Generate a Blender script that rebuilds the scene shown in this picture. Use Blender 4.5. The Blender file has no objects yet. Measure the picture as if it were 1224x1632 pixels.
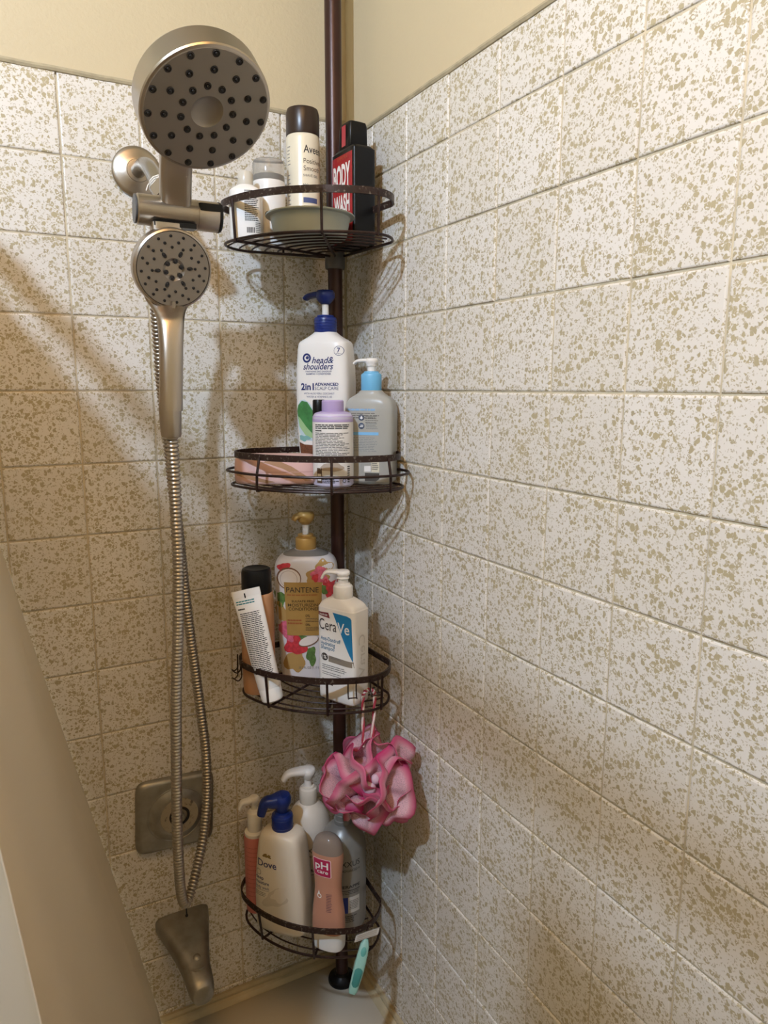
import bpy, bmesh, math, random
from math import pi, sin, cos, radians as rad
from mathutils import Vector, Matrix, Quaternion

random.seed(7)
S = bpy.context.scene
COL = S.collection
T = 0.11                                   # tile pitch
POLE = (-0.047, -0.058)
ARC = (-0.050, -0.066)

# ------------------------------------------------------------------ camera
cd = bpy.data.cameras.new('camera'); cam = bpy.data.objects.new('camera', cd); COL.objects.link(cam)
cd.sensor_fit = 'HORIZONTAL'; cd.sensor_width = 36.0; cd.lens = 36.0 * 1154.88 / 1224.0
cd.clip_start = 0.02
cam.matrix_world = Matrix(((0.8812, 0.0790, -0.4661, -0.5599),
                           (-0.4727, 0.1507, -0.8682, -1.1837),
                           (0.0016, 0.9854, 0.1701, 0.0070),
                           (0, 0, 0, 1)))
S.camera = cam
# ------------------------------------------------------------------ world, light, exposure
w = bpy.data.worlds.new('world'); S.world = w; w.use_nodes = True
bg = w.node_tree.nodes['Background']
bg.inputs[0].default_value = (1.0, 0.66, 0.30, 1); bg.inputs[1].default_value = 0.05
KEY_POS = (-1.15, -1.15, 0.914); KEY_R = 0.034; KEY_E = 1800.0; KEY_C = (0.60, 0.76, 1.0)
FILL_E = 7.2; FILL_C = (1.0, 0.56, 0.19)
S.view_settings.view_transform = 'Standard'; S.view_settings.look = 'None'
S.view_settings.gamma = 1.0; S.view_settings.exposure = 0.0
S.view_settings.use_curve_mapping = False
S.cycles.max_bounces = 6; S.cycles.diffuse_bounces = 2; S.cycles.glossy_bounces = 3; S.cycles.transmission_bounces = 5; S.cycles.transparent_max_bounces = 10
S.cycles.caustics_reflective = False; S.cycles.caustics_refractive = False; S.cycles.sample_clamp_indirect = 4.0; S.cycles.adaptive_threshold = 0.022


# ------------------------------------------------------------------ materials
def lin(c):
    if isinstance(c, str):
        c = [int(c[i:i + 2], 16) / 255 for i in (0, 2, 4)]
    return tuple((x / 12.92 if x <= .04045 else ((x + .055) / 1.055) ** 2.4) for x in c)


MATS = {}


def mat(name, col, rough=.45, metal=0., trans=0., spec=.5, ior=1.45, coat=0., bump=0., bscale=300., var=0., vscale=60.,
        col2=None, alpha=1., sub=0.):
    if name in MATS: return MATS[name]
    m = bpy.data.materials.new(name); m.use_nodes = True; MATS[name] = m
    nt = m.node_tree; b = nt.nodes['Principled BSDF']
    c = lin(col) + (1,)
    b.inputs['Base Color'].default_value = c
    b.inputs['Roughness'].default_value = rough
    b.inputs['Metallic'].default_value = metal
    b.inputs['Transmission Weight'].default_value = trans
    b.inputs['Specular IOR Level'].default_value = spec
    b.inputs['IOR'].default_value = ior
    b.inputs['Coat Weight'].default_value = coat
    b.inputs['Alpha'].default_value = alpha
    if sub:
        b.inputs['Subsurface Weight'].default_value = sub; b.inputs['Subsurface Radius'].default_value = (.01, .008, .006)
    tc = nt.nodes.new('ShaderNodeTexCoord')
    if var or col2:
        n = nt.nodes.new('ShaderNodeTexNoise'); n.inputs['Scale'].default_value = vscale; n.inputs['Detail'].default_value = 4
        nt.links.new(tc.outputs['Object'], n.inputs['Vector'])
        r = nt.nodes.new('ShaderNodeValToRGB'); nt.links.new(n.outputs['Fac'], r.inputs[0])
        c2 = (lin(col2) + (1,)) if col2 else tuple(min(1, x * (1 + var)) for x in c[:3]) + (1,)
        c1 = c if col2 else tuple(x * (1 - var) for x in c[:3]) + (1,)
        r.color_ramp.elements[0].color = c1; r.color_ramp.elements[1].color = c2
        r.color_ramp.elements[0].position = .35 if not col2 else .58; r.color_ramp.elements[1].position = .65 if not col2 else .68
        nt.links.new(r.outputs[0], b.inputs['Base Color'])
    if bump:
        n2 = nt.nodes.new('ShaderNodeTexNoise'); n2.inputs['Scale'].default_value = bscale; n2.inputs['Detail'].default_value = 3
        nt.links.new(tc.outputs['Object'], n2.inputs['Vector'])
        bp = nt.nodes.new('ShaderNodeBump'); bp.inputs['Strength'].default_value = bump; bp.inputs['Distance'].default_value = .002
        nt.links.new(n2.outputs['Fac'], bp.inputs['Height']); nt.links.new(bp.outputs[0], b.inputs['Normal'])
    return m


def tile_material():
    m = bpy.data.materials.new('speckled_glazed_tile'); m.use_nodes = True
    nt = m.node_tree; N = nt.nodes; K = nt.links.new; b = N['Principled BSDF']
    tc = N.new('ShaderNodeTexCoord'); oi = N.new('ShaderNodeObjectInfo')
    mu = N.new('ShaderNodeMath'); mu.operation = 'MULTIPLY'; mu.inputs[1].default_value = 37.0; K(oi.outputs['Random'], mu.inputs[0])
    cx = N.new('ShaderNodeCombineXYZ'); K(mu.outputs[0], cx.inputs[0]); K(mu.outputs[0], cx.inputs[2])
    ad = N.new('ShaderNodeVectorMath'); ad.operation = 'ADD'; K(tc.outputs['Object'], ad.inputs[0]); K(cx.outputs[0], ad.inputs[1])
    V = ad.outputs[0]

    def noise(sc, det=2, dist=0., rough=.5):
        n = N.new('ShaderNodeTexNoise'); n.inputs['Scale'].default_value = sc; n.inputs['Detail'].default_value = det
        n.inputs['Distortion'].default_value = dist; n.inputs['Roughness'].default_value = rough; K(V, n.inputs['Vector']); return n.outputs['Fac']

    def math_(op, a, bb, c=None):
        n = N.new('ShaderNodeMath'); n.operation = op
        for i, x in enumerate((a, bb, c)):
            if x is None: continue
            if isinstance(x, (int, float)): n.inputs[i].default_value = x
            else: K(x, n.inputs[i])
        return n.outputs[0]

    def step(x, lo, hi):
        n = N.new('ShaderNodeMapRange'); n.interpolation_type = 'SMOOTHSTEP'
        for i, q in ((1, lo), (2, hi)):
            n.inputs[i].default_value = q
        K(x, n.inputs[0]); return n.outputs[0]
    low = noise(22, 0)
    lowo = math_('MULTIPLY', math_('SUBTRACT', low, .5), .22)
    nn = N.new('ShaderNodeTexNoise'); nn.inputs['Scale'].default_value = 240; nn.inputs['Detail'].default_value = 1; K(V, nn.inputs['Vector'])
    sc = N.new('ShaderNodeVectorMath'); sc.operation = 'SCALE'; sc.inputs[3].default_value = .0062; K(nn.outputs['Color'], sc.inputs[0])
    vd = N.new('ShaderNodeVectorMath'); vd.operation = 'ADD'; K(V, vd.inputs[0]); K(sc.outputs[0], vd.inputs[1])

    def dots(scale, r0, r1, hole):
        vo = N.new('ShaderNodeTexVoronoi'); vo.inputs['Scale'].default_value = scale; K(vd.outputs[0], vo.inputs['Vector'])
        sp = N.new('ShaderNodeSeparateColor'); K(vo.outputs['Color'], sp.inputs[0])
        r = math_('ADD', math_('MULTIPLY_ADD', sp.outputs[0], r1 - r0, r0), math_('MULTIPLY', lowo, 1.3))
        f = step(math_('SUBTRACT', r, vo.outputs['Distance']), -.05, .08)
        if hole:
            h = math_('MULTIPLY', step(math_('SUBTRACT', math_('MULTIPLY', r, .48), vo.outputs['Distance']), -.03, .05), step(sp.outputs[1], .55, .6))
            f = math_('MULTIPLY', f, math_('SUBTRACT', 1.0, h))
        return f
    fac = math_('MAXIMUM', dots(168, .05, .62, True), math_('MULTIPLY', dots(370, -.01, .58, False), .72))
    mx = N.new('ShaderNodeMix'); mx.data_type = 'RGBA'; K(fac, mx.inputs[0])
    spot = N.new('ShaderNodeMix'); spot.data_type = 'RGBA'; K(low, spot.inputs[0])
    spot.inputs[6].default_value = lin('aca084') + (1,); spot.inputs[7].default_value = lin('beb08c') + (1,)
    base = N.new('ShaderNodeMix'); base.data_type = 'RGBA'; K(oi.outputs['Random'], base.inputs[0])
    base.inputs[6].default_value = lin('e2dcd2') + (1,); base.inputs[7].default_value = lin('e9e4dc') + (1,)
    K(base.outputs[2], mx.inputs[6]); K(spot.outputs[2], mx.inputs[7])
    K(mx.outputs[2], b.inputs['Base Color'])
    b.inputs['Roughness'].default_value = .34; b.inputs['Specular IOR Level'].default_value = .45
    h = math_('ADD', math_('MULTIPLY', fac, -.25), low)
    bp = N.new('ShaderNodeBump'); bp.inputs['Strength'].default_value = .22; bp.inputs['Distance'].default_value = .0012
    K(h, bp.inputs['Height']); K(bp.outputs[0], b.inputs['Normal'])
    return m


M_TILE = tile_material()
M_PAINT = mat('cream_orange_peel_paint', 'd1c09d', .55, bump=.35, bscale=170)
M_GROUT = mat('aged_grout', 'cdc0a4', .8, var=.14, vscale=35, bump=.3, bscale=600)
M_CAULK = mat('yellowed_caulk', 'c6b795', .5, var=.10, vscale=25)
M_TUB = mat('tub_enamel', 'cdc3b0', .22, coat=.3)
M_BRONZE = mat('bronze_coated_wire', '2b1b17', .38, metal=.35, var=.3, vscale=120)
M_BAND = mat('worn_bronze_band', '2e1e19', .42, metal=.3, col2='6f675e', vscale=230)
M_POLE = mat('bronze_pole_paint', '3a211b', .33, metal=.3, var=.12, vscale=15)
M_NICKEL = mat('brushed_nickel', 'aaa196', .32, metal=1., bump=.05, bscale=900)
M_NICKEL2 = mat('satin_nickel_face', '8f877d', .42, metal=.85)
M_NICKELD = mat('dull_tub_nickel', '969289', .42, metal=.8, var=.14, vscale=45)
M_RUBBER = mat('dark_rubber', '1b1715', .5)
M_BLACK = mat('black_plastic', '0b0b0c', .34, spec=.3)
M_GREYCAP = mat('grey_plastic_cap', '4f5052', .4)
M_WHITE = mat('white_plastic', 'efece6', .35, sub=.05)
M_INK = mat('dark_print', '26262a', .5)
M_INKG = mat('grey_print', '6d6a66', .5)
M_NAVY = mat('navy_plastic', '14296e', .32)
M_NAVYINK = mat('navy_print', '1f2b66', .5)


# ------------------------------------------------------------------ mesh tools
class MB:
    def __init__(s): s.v = []; s.f = []; s.att = None

    def add(s, vs, fs):
        o = len(s.v); s.v += [tuple(q) for q in vs]; s.f += [tuple(i + o for i in f) for f in fs]; return s

    def box(s, c, d, rot=None):
        vs = []
        for x in (-.5, .5):
            for y in (-.5, .5):
                for z in (-.5, .5):
                    q = Vector((x * d[0], y * d[1], z * d[2]))
                    if rot is not None: q = rot @ q
                    vs.append(q + Vector(c))
        return s.add(vs, [(0, 1, 3, 2), (4, 6, 7, 5), (0, 4, 5, 1), (2, 3, 7, 6), (0, 2, 6, 4), (1, 5, 7, 3)])

    def tube(s, pts, r, seg=8, closed=False, cap=True):
        P = [Vector(q) for q in pts]; n = len(P)
        R = r if isinstance(r, (list, tuple)) else [r] * n
        tang = []
        for i in range(n):
            if closed: t = P[(i + 1) % n] - P[i - 1]
            else: t = P[min(i + 1, n - 1)] - P[max(i - 1, 0)]
            tang.append(t.normalized() if t.length > 1e-9 else Vector((0, 0, 1)))
        up = Vector((0, 0, 1)) if abs(tang[0].z) < .9 else Vector((1, 0, 0))
        a = tang[0].cross(up).normalized(); vs = []; fs = []
        for i in range(n):
            if i: a = (a - tang[i] * a.dot(tang[i])); a = a.normalized() if a.length > 1e-6 else tang[i].orthogonal().normalized()
            b2 = tang[i].cross(a)
            for k in range(seg):
                th = 2 * pi * k / seg
                vs.append(P[i] + (a * cos(th) + b2 * sin(th)) * R[i])
        m = n if closed else n - 1
        for i in range(m):
            j = (i + 1) % n
            for k in range(seg):
                l = (k + 1) % seg
                fs.append((i * seg + k, i * seg + l, j * seg + l, j * seg + k))
        if cap and not closed:
            fs.append(tuple(range(seg - 1, -1, -1))); fs.append(tuple((n - 1) * seg + k for k in range(seg)))
        return s.add(vs, fs)

    def lathe(s, prof, seg=40, c=(0, 0, 0), q=None, capb=True, capt=True):
        vs = []; fs = []
        for (r, z) in prof:
            for k in range(seg):
                th = 2 * pi * k / seg; p = Vector((r * cos(th), r * sin(th), z))
                if q is not None: p = q @ p
                vs.append(p + Vector(c))
        n = len(prof)
        for i in range(n - 1):
            for k in range(seg):
                l = (k + 1) % seg
                fs.append((i * seg + k, i * seg + l, (i + 1) * seg + l, (i + 1) * seg + k))
        if capb: fs.append(tuple(range(seg - 1, -1, -1)))
        if capt: fs.append(tuple((n - 1) * seg + k for k in range(seg)))
        return s.add(vs, fs)

    def loft(s, secs, seg=56, capb=True, capt=True):
        vs = []; fs = []
        for sc in secs:
            z, a, b2, n = sc[:4]; cx = sc[4] if len(sc) > 4 else 0; cy = sc[5] if len(sc) > 5 else 0
            for k in range(seg):
                th = 2 * pi * k / seg; c_, s_ = cos(th), sin(th)
                vs.append((cx + a * math.copysign(abs(c_) ** (2 / n), c_), cy + b2 * math.copysign(abs(s_) ** (2 / n), s_), z))
        n_ = len(secs)
        for i in range(n_ - 1):
            for k in range(seg):
                l = (k + 1) % seg
                fs.append((i * seg + k, i * seg + l, (i + 1) * seg + l, (i + 1) * seg + k))
        if capb: fs.append(tuple(range(seg - 1, -1, -1)))
        if capt: fs.append(tuple((n_ - 1) * seg + k for k in range(seg)))
        return s.add(vs, fs)

    def build(s, name, m, parent=None, smooth=True, ang=38, loc=None):
        me = bpy.data.meshes.new(name); me.from_pydata(s.v, [], s.f); me.update()
        if smooth:
            me.polygons.foreach_set('use_smooth', [True] * len(me.polygons)); me.set_sharp_from_angle(angle=rad(ang))
        me.materials.append(m)
        o = bpy.data.objects.new(name, me); COL.objects.link(o)
        if parent is not None: o.parent = parent
        if loc is not None: o.location = loc
        return o


def thing(name, label, cat, loc=(0, 0, 0), rz=0., group=None):
    o = bpy.data.objects.new(name, None); COL.objects.link(o); o.location = loc; o.rotation_euler = (0, 0, rz)
    o.empty_display_size = .03
    o['label'] = label; o['category'] = cat
    if group: o['group'] = group
    return o


def tag(o, label=None, cat=None, group=None, kind=None):
    for k, v in (('label', label), ('category', cat), ('group', group), ('kind', kind)):
        if v: o[k] = v
    return o


def smooth_path(pts, n=8, closed=False):
    P = [Vector(p) for p in pts]; out = []; m = len(P)
    rng = range(m if closed else m - 1)
    for i in rng:
        p0 = P[(i - 1) % m] if closed else P[max(i - 1, 0)]
        p1 = P[i]; p2 = P[(i + 1) % m]; p3 = P[(i + 2) % m] if closed else P[min(i + 2, m - 1)]
        for k in range(n):
            t = k / n
            out.append(.5 * ((2 * p1) + (p2 - p0) * t + (2 * p0 - 5 * p1 + 4 * p2 - p3) * t * t + (3 * p1 - p0 - 3 * p2 + p3) * t ** 3))
    if not closed: out.append(P[-1])
    return out


def dense(secs, n=6):
    """smooth interpolation of loft sections (monotone cosine-ish catmull)"""
    secs = [tuple(q) + (0.,) * (6 - len(q)) for q in secs]; out = []; m = len(secs)
    for i in range(m - 1):
        p0 = secs[max(i - 1, 0)]; p1 = secs[i]; p2 = secs[i + 1]; p3 = secs[min(i + 2, m - 1)]
        for k in range(n):
            t = k / n; row = []
            for a, b2, c, d in zip(p0, p1, p2, p3):
                v = .5 * (2 * b2 + (c - a) * t + (2 * a - 5 * b2 + 4 * c - d) * t * t + (3 * b2 - a - 3 * c + d) * t ** 3)
                lo, hi = min(b2, c), max(b2, c)
                row.append(min(max(v, lo), hi))
            out.append(tuple(row))
    out.append(secs[-1]); return out


# ---- flat print wrapped on bottle surfaces
def text2d(s, x0, z0, w, h, bold=0., shear=0.):
    cu = bpy.data.curves.new('t', 'FONT'); cu.body = s; cu.size = 1.; cu.offset = bold; cu.shear = shear; cu.resolution_u = 3
    o = bpy.data.objects.new('t', cu); COL.objects.link(o)
    dg = bpy.context.evaluated_depsgraph_get(); me = o.evaluated_get(dg).to_mesh()
    vs = [(v.co.x, v.co.y) for v in me.vertices]; fs = [tuple(p.vertices) for p in me.polygons]
    o.evaluated_get(dg).to_mesh_clear(); bpy.data.objects.remove(o); bpy.data.curves.remove(cu)
    if not vs: return [], []
    mnx = min(v[0] for v in vs); mxx = max(v[0] for v in vs)
    sx = w / (mxx - mnx); sy = h / .73
    return [(x0 + (x - mnx) * sx, z0 + y * sy) for x, y in vs], fs


def poly2d(pts): return list(pts), [tuple(range(len(pts)))]


def rect2d(x0, z0, x1, z1): return poly2d([(x0, z0), (x1, z0), (x1, z1), (x0, z1)])


def disc2d(cx, cz, rx, rz=None, n=24, rot=0.):
    rz = rz or rx
    return poly2d([(cx + rx * cos(2 * pi * k / n) * cos(rot) - rz * sin(2 * pi * k / n) * sin(rot),
                    cz + rx * cos(2 * pi * k / n) * sin(rot) + rz * sin(2 * pi * k / n) * cos(rot)) for k in range(n)])


def ring2d(cx, cz, r0, r1, n=28):
    vs = []; fs = []
    for k in range(n):
        t = 2 * pi * k / n; vs += [(cx + r0 * cos(t), cz + r0 * sin(t)), (cx + r1 * cos(t), cz + r1 * sin(t))]
    for k in range(n):
        a, b2 = 2 * k, 2 * ((k + 1) % n); fs.append((a, a + 1, b2 + 1, b2))
    return vs, fs


def blob2d(cx, cz, rx, rz, seed=0, wob=.18, n=26, rot=0.):
    rg = random.Random(seed); ph = [rg.uniform(0, 6.28) for _ in range(3)]
    pts = []
    for k in range(n):
        t = 2 * pi * k / n; r = 1 + wob * (sin(2 * t + ph[0]) * .4 + sin(3 * t + ph[1]) * .5 + sin(5 * t + ph[2]) * .35)
        x, z = rx * r * cos(t), rz * r * sin(t)
        pts.append((cx + x * cos(rot) - z * sin(rot), cz + x * sin(rot) + z * cos(rot)))
    return poly2d(pts)


def lines2d(x0, x1, z0, z1, n, seed=0, ragged=.25, th=.5):
    """unreadable small print: rows of word-length dashes"""
    rg = random.Random(seed); V = []; F = []; pitch = (z1 - z0) / n
    for i in range(n):
        z = z1 - (i + .5) * pitch; x = x0; xe = x1 - rg.random() * ragged * (x1 - x0)
        while x < xe:
            wl = rg.uniform(.06, .2) * (x1 - x0); xb = min(x + wl, xe)
            o = len(V); hh = pitch * th / 2
            V += [(x, z - hh), (xb, z - hh), (xb, z + hh), (x, z + hh)]; F.append((o, o + 1, o + 2, o + 3))
            x = xb + .018 * (x1 - x0)
    return V, F


def join2d(*gs):
    V = []; F = []
    for v, f in gs:
        o = len(V); V += v; F += [tuple(i + o for i in q) for q in f]
    return V, F


def sec_at(secs, z):
    if z <= secs[0][0]: return secs[0]
    for a, b2 in zip(secs, secs[1:]):
        if z <= b2[0]:
            t = (z - a[0]) / max(1e-9, b2[0] - a[0]); return tuple(p + (q - p) * t for p, q in zip(a, b2))
    return secs[-1]


def wrap(g, secs, eps=.0003, step=.004, arc=False, side=None):
    """2-D print (x,z) -> front surface (-y) of a lofted body"""
    V, F = g
    bm = bmesh.new(); vs = [bm.verts.new((x, 0, z)) for x, z in V]
    for f in F:
        try: bm.faces.new([vs[i] for i in f])
        except ValueError: pass
    if step:
        xs = [v[0] for v in V]; x = min(xs) + step
        while x < max(xs):
            bmesh.ops.bisect_plane(bm, geom=bm.verts[:] + bm.edges[:] + bm.faces[:], plane_co=(x, 0, 0), plane_no=(1, 0, 0)); x += step
        zs = [v[1] for v in V]; st = .012; z = min(zs) + st
        while z < max(zs):
            bmesh.ops.bisect_plane(bm, geom=bm.verts[:] + bm.edges[:] + bm.faces[:], plane_co=(0, 0, z), plane_no=(0, 0, 1)); z += st
    bmesh.ops.triangulate(bm, faces=[f for f in bm.faces if len(f.verts) > 4])
    mb = MB(); idx = {}
    for i, v in enumerate(bm.verts):
        idx[v] = i; x, z = v.co.x, v.co.z
        q = sec_at(secs, z); a, b2, n = q[1:4]; cx = q[4] if len(q) > 4 else 0; cy = q[5] if len(q) > 5 else 0
        if side is not None:                      # print on the +x / -x side; x runs along depth
            t = min(.999, abs(x) / b2); mb.v.append((cx + side * (a * (1 - t ** n) ** (1 / n) + eps), cy + x * side, z)); continue
        if arc: x = a * sin(max(-1.5, min(1.5, x / a)))
        t = min(.9995, abs(x) / a); mb.v.append((cx + x, cy - b2 * (1 - t ** n) ** (1 / n) - eps, z))
    mb.f = [tuple(idx[v] for v in f.verts) for f in bm.faces]
    bm.free(); return mb


def prnt(parent, g, secs, m, name='lettering', eps=.0003, step=.004, arc=False, side=None):
    return wrap(g, secs, eps, step, arc, side).build(name, m, parent, smooth=False)


def face_cam(d): return rad(-28.2 + d)


# =================================================================== SETTING
def tile_mesh(name, wd, ht, d=.006, bv=.0022):
    x, z = wd / 2, ht / 2
    def ringp(ix, y): return [(-x + ix, y, -z + ix), (x - ix, y, -z + ix), (x - ix, y, z - ix), (-x + ix, y, z - ix)]
    vs = ringp(0, d) + ringp(0, .0016) + ringp(bv * .35, .0005) + ringp(bv, 0)
    fs = []
    for r in range(3):
        for k in range(4):
            l = (k + 1) % 4; fs.append((r * 4 + k, r * 4 + l, r * 4 + 4 + l, r * 4 + 4 + k))
    fs.append((12, 13, 14, 15))
    me = bpy.data.meshes.new(name); me.from_pydata(vs, [], fs); me.update(); me.materials.append(M_TILE)
    return me


GAP = .0022
wl = MB(); wl.box((-1.1, .054, -.225), (2.3, .10, 2.65)); wall_left = wl.build('wall_left', M_PAINT, smooth=False)
tag(wall_left, kind='structure', label='shower wall of speckled cream tiles behind the shower head')
wr = MB(); wr.box((.054, -1.2, -.225), (.10, 2.5, 2.65)); wall_right = wr.build('wall_right', M_PAINT, smooth=False)
tag(wall_right, kind='structure', label='long speckled cream tiled wall on the right')
# grout beds (thin slabs on the drywall under the tiles)
g = MB(); g.box((-.45, .0042, -.358), (.90, .0046, 1.586)); g.build('grout_bed', M_GROUT, wall_left, smooth=False)
g = MB(); g.box((.0042, -.75, -.369), (.0046, 1.50, 1.564)); g.build('grout_bed', M_GROUT, wall_right, smooth=False)
ROWS = range(-11, 4)
me_f = tile_mesh('tile', T - GAP, T - GAP)
me_cl = tile_mesh('tile', T * 1.039 - GAP, T - GAP)
me_cr = tile_mesh('tile', T * .893 - GAP, T - GAP)
me_rt = tile_mesh('tile', T - GAP, T * .73 - GAP)
me_crt = tile_mesh('tile', T * .893 - GAP, T * .73 - GAP)
rg = random.Random(3)


def put_tile(me, parent, loc, right):
    o = bpy.data.objects.new('tile', me); COL.objects.link(o); o.parent = parent
    o.location = loc
    rx, rz = rg.gauss(0, .0035), rg.gauss(0, .0035)
    o.rotation_euler = (rx, 0, (-pi / 2 if right else 0) + rz)


for k in ROWS:
    for i in range(8):
        if i == 0: put_tile(me_cl, wall_left, (-.5 * 1.039 * T, rg.gauss(0, .0003), (k + .5) * T), False)
        else: put_tile(me_f, wall_left, (-(i + .039 + .5) * T, rg.gauss(0, .0003), (k + .5) * T), False)
    for j in range(13):
        top = (k == 3); zc = (k + .5) * T + .001 if not top else (3 * T + .73 * T / 2) + .001
        if j == 0: put_tile(me_crt if top else me_cr, wall_right, (rg.gauss(0, .0003), -.5 * .893 * T, zc), True)
        else: put_tile(me_rt if top else me_f, wall_right, (rg.gauss(0, .0003), -(j - .107 + .5) * T, zc), True)
M_CLK2 = mat('greyed_caulk', 'aea184', .6, var=.12, vscale=60)
c = MB(); c.tube([(-.9 + i * .03, .002 + .0006 * rg.random(), .4415 + .001 * rg.random()) for i in range(31)], .0046, 8); c.build('caulk_line', M_CLK2, wall_left)
c = MB(); c.tube([(.002 + .0006 * rg.random(), -1.5 + i * .03, .4130 + .001 * rg.random()) for i in range(51)], .0046, 8); c.build('caulk_line', M_CLK2, wall_right)
# corner bead of grey caulk
c = MB(); c.tube([(-.001, -.001, -1.15 + i * .04) for i in range(40)], .0028, 6); c.build('caulk_line', M_CLK2, wall_left)
# rest of the bathroom
tag(MB().box((-1.1, -1.2, 1.07), (2.3, 2.5, .04)).build('ceiling', mat('ceiling_paint', 'ebe0c6', .7), smooth=False), kind='structure')
tag(MB().box((-1.1, -1.2, -1.57), (2.3, 2.5, .04)).build('floor', mat('bath_floor', 'b39b78', .5, var=.1, vscale=12), smooth=False), kind='structure')
M_PAINT2 = mat('cream_room_paint', 'd8c396', .6)
tag(MB().box((-2.22, -1.2, -.24), (.04, 2.5, 2.62)).build('wall_far', M_PAINT2, smooth=False), kind='structure')
tag(MB().box((-1.1, -2.43, -.24), (2.3, .04, 2.62)).build('wall_back', M_PAINT2, smooth=False), kind='structure')
# trim strips where tile meets tub
def trim(name, along_x):
    prof = [(0, 0), (.006, .001), (.0075, -.005), (.0065, -.010), (.012, -.012), (.016, -.0165), (.018, -.022), (.018, -.030), (0, -.030)]
    vs = []; fs = []; n = len(prof)
    Ls = [-.005, -.80] if along_x else [-.005, -1.5]
    for l in Ls:
        for o, z in prof:
            vs.append((l, -o, -1.108 + z) if along_x else (-o, l, -1.108 + z))
    for k in range(n):
        q = (k + 1) % n; fs.append((k, q, n + q, n + k))
    fs += [tuple(range(n)), tuple(range(2 * n - 1, n - 1, -1))]
    o = MB().add(vs, fs).build(name, M_CAULK, ang=25)
    bm = bmesh.new(); bm.from_mesh(o.data); bmesh.ops.recalc_face_normals(bm, faces=bm.faces[:]); bm.to_mesh(o.data); bm.free()
    tag(o, kind='structure')
trim('trim_1', True); trim('trim_2', False)

# ------------------------------------------------------------------ bathtub
def tub():
    t = thing('bathtub', 'white enamel bathtub at the foot of the tiled corner', 'bathtub', (-.387, -.782, -1.54))
    mb = MB(); seg = 64
    def rr(hx, hy, r, z, cx=0, cy=0):
        pts = []
        for k in range(seg):
            q = k // (seg // 4); u = (k % (seg // 4)) / (seg // 4 - 1) * pi / 2
            sx = (1, -1, -1, 1)[q]; sy = (1, 1, -1, -1)[q]; th = q * pi / 2 + u
            pts.append((cx + sx * (hx - r) + r * cos(th), cy + sy * (hy - r) + r * sin(th), z))
        return pts
    Z = .412
    rings = [rr(.385, .778, .012, .0), rr(.385, .778, .012, Z - .03), rr(.385, .778, .014, Z - .008), rr(.378, .771, .02, Z),
             rr(.315, .685, .16, Z), rr(.306, .676, .16, Z - .004), rr(.298, .668, .155, Z - .016), rr(.285, .65, .15, Z - .10),
             rr(.265, .61, .14, .12), rr(.245, .58, .13, .075), rr(.20, .53, .12, .055)]
    for i, r in enumerate(rings): mb.v += r
    for i in range(len(rings) - 1):
        for k in range(seg):
            l = (k + 1) % seg; mb.f.append((i * seg + k, i * seg + l, (i + 1) * seg + l, (i + 1) * seg + k))
    mb.f.append(tuple((len(rings) - 1) * seg + k for k in range(seg)))
    mb.build('tub_shell', M_TUB, t, ang=50)
tub()

# ------------------------------------------------------------------ room lamp and added warm fill panel
def lamps():
    t = thing('ceiling_lamp', 'bare white globe bulb on a round ceiling base', 'lamp', (KEY_POS[0], KEY_POS[1], 1.05))
    MB().lathe([(.0, -.001), (.06, -.001), (.06, -.018), (.045, -.026), (.02, -.03), (.018, -.075), (.0, -.075)][::-1], 24, capb=False, capt=False).build('base', M_WHITE, t)
    m = bpy.data.materials.new('bulb_glow'); m.use_nodes = True; nt = m.node_tree; nt.nodes.remove(nt.nodes['Principled BSDF'])
    e = nt.nodes.new('ShaderNodeEmission'); e.inputs[0].default_value = KEY_C + (1,); e.inputs[1].default_value = KEY_E
    nt.links.new(e.outputs[0], nt.nodes['Material Output'].inputs[0])
    b = MB().lathe([(KEY_R * sin(a * pi / 14), -KEY_R * cos(a * pi / 14)) for a in range(15)], 24, capb=False, capt=False).build('bulb', m, t)
    b.location = (0, 0, KEY_POS[2] - 1.05)
    t2 = thing('warm_fill_panel', 'square warm glowing panel added under the ceiling as fill light', 'lamp', (-.62, -1.10, 1.05))  # unseen panel added for soft warm fill, not a known fixture of the room
    MB().box((0, 0, -.015), (.66, .66, .03)).build('frame', M_WHITE, t2, smooth=False)
    m2 = bpy.data.materials.new('warm_fill_glow'); m2.use_nodes = True; nt = m2.node_tree; nt.nodes.remove(nt.nodes['Principled BSDF'])
    e = nt.nodes.new('ShaderNodeEmission'); e.inputs[0].default_value = FILL_C + (1,); e.inputs[1].default_value = FILL_E
    nt.links.new(e.outputs[0], nt.nodes['Material Output'].inputs[0])
    MB().box((0, 0, -.033), (.62, .62, .006)).build('diffuser', m2, t2, smooth=False)
lamps()

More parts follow.
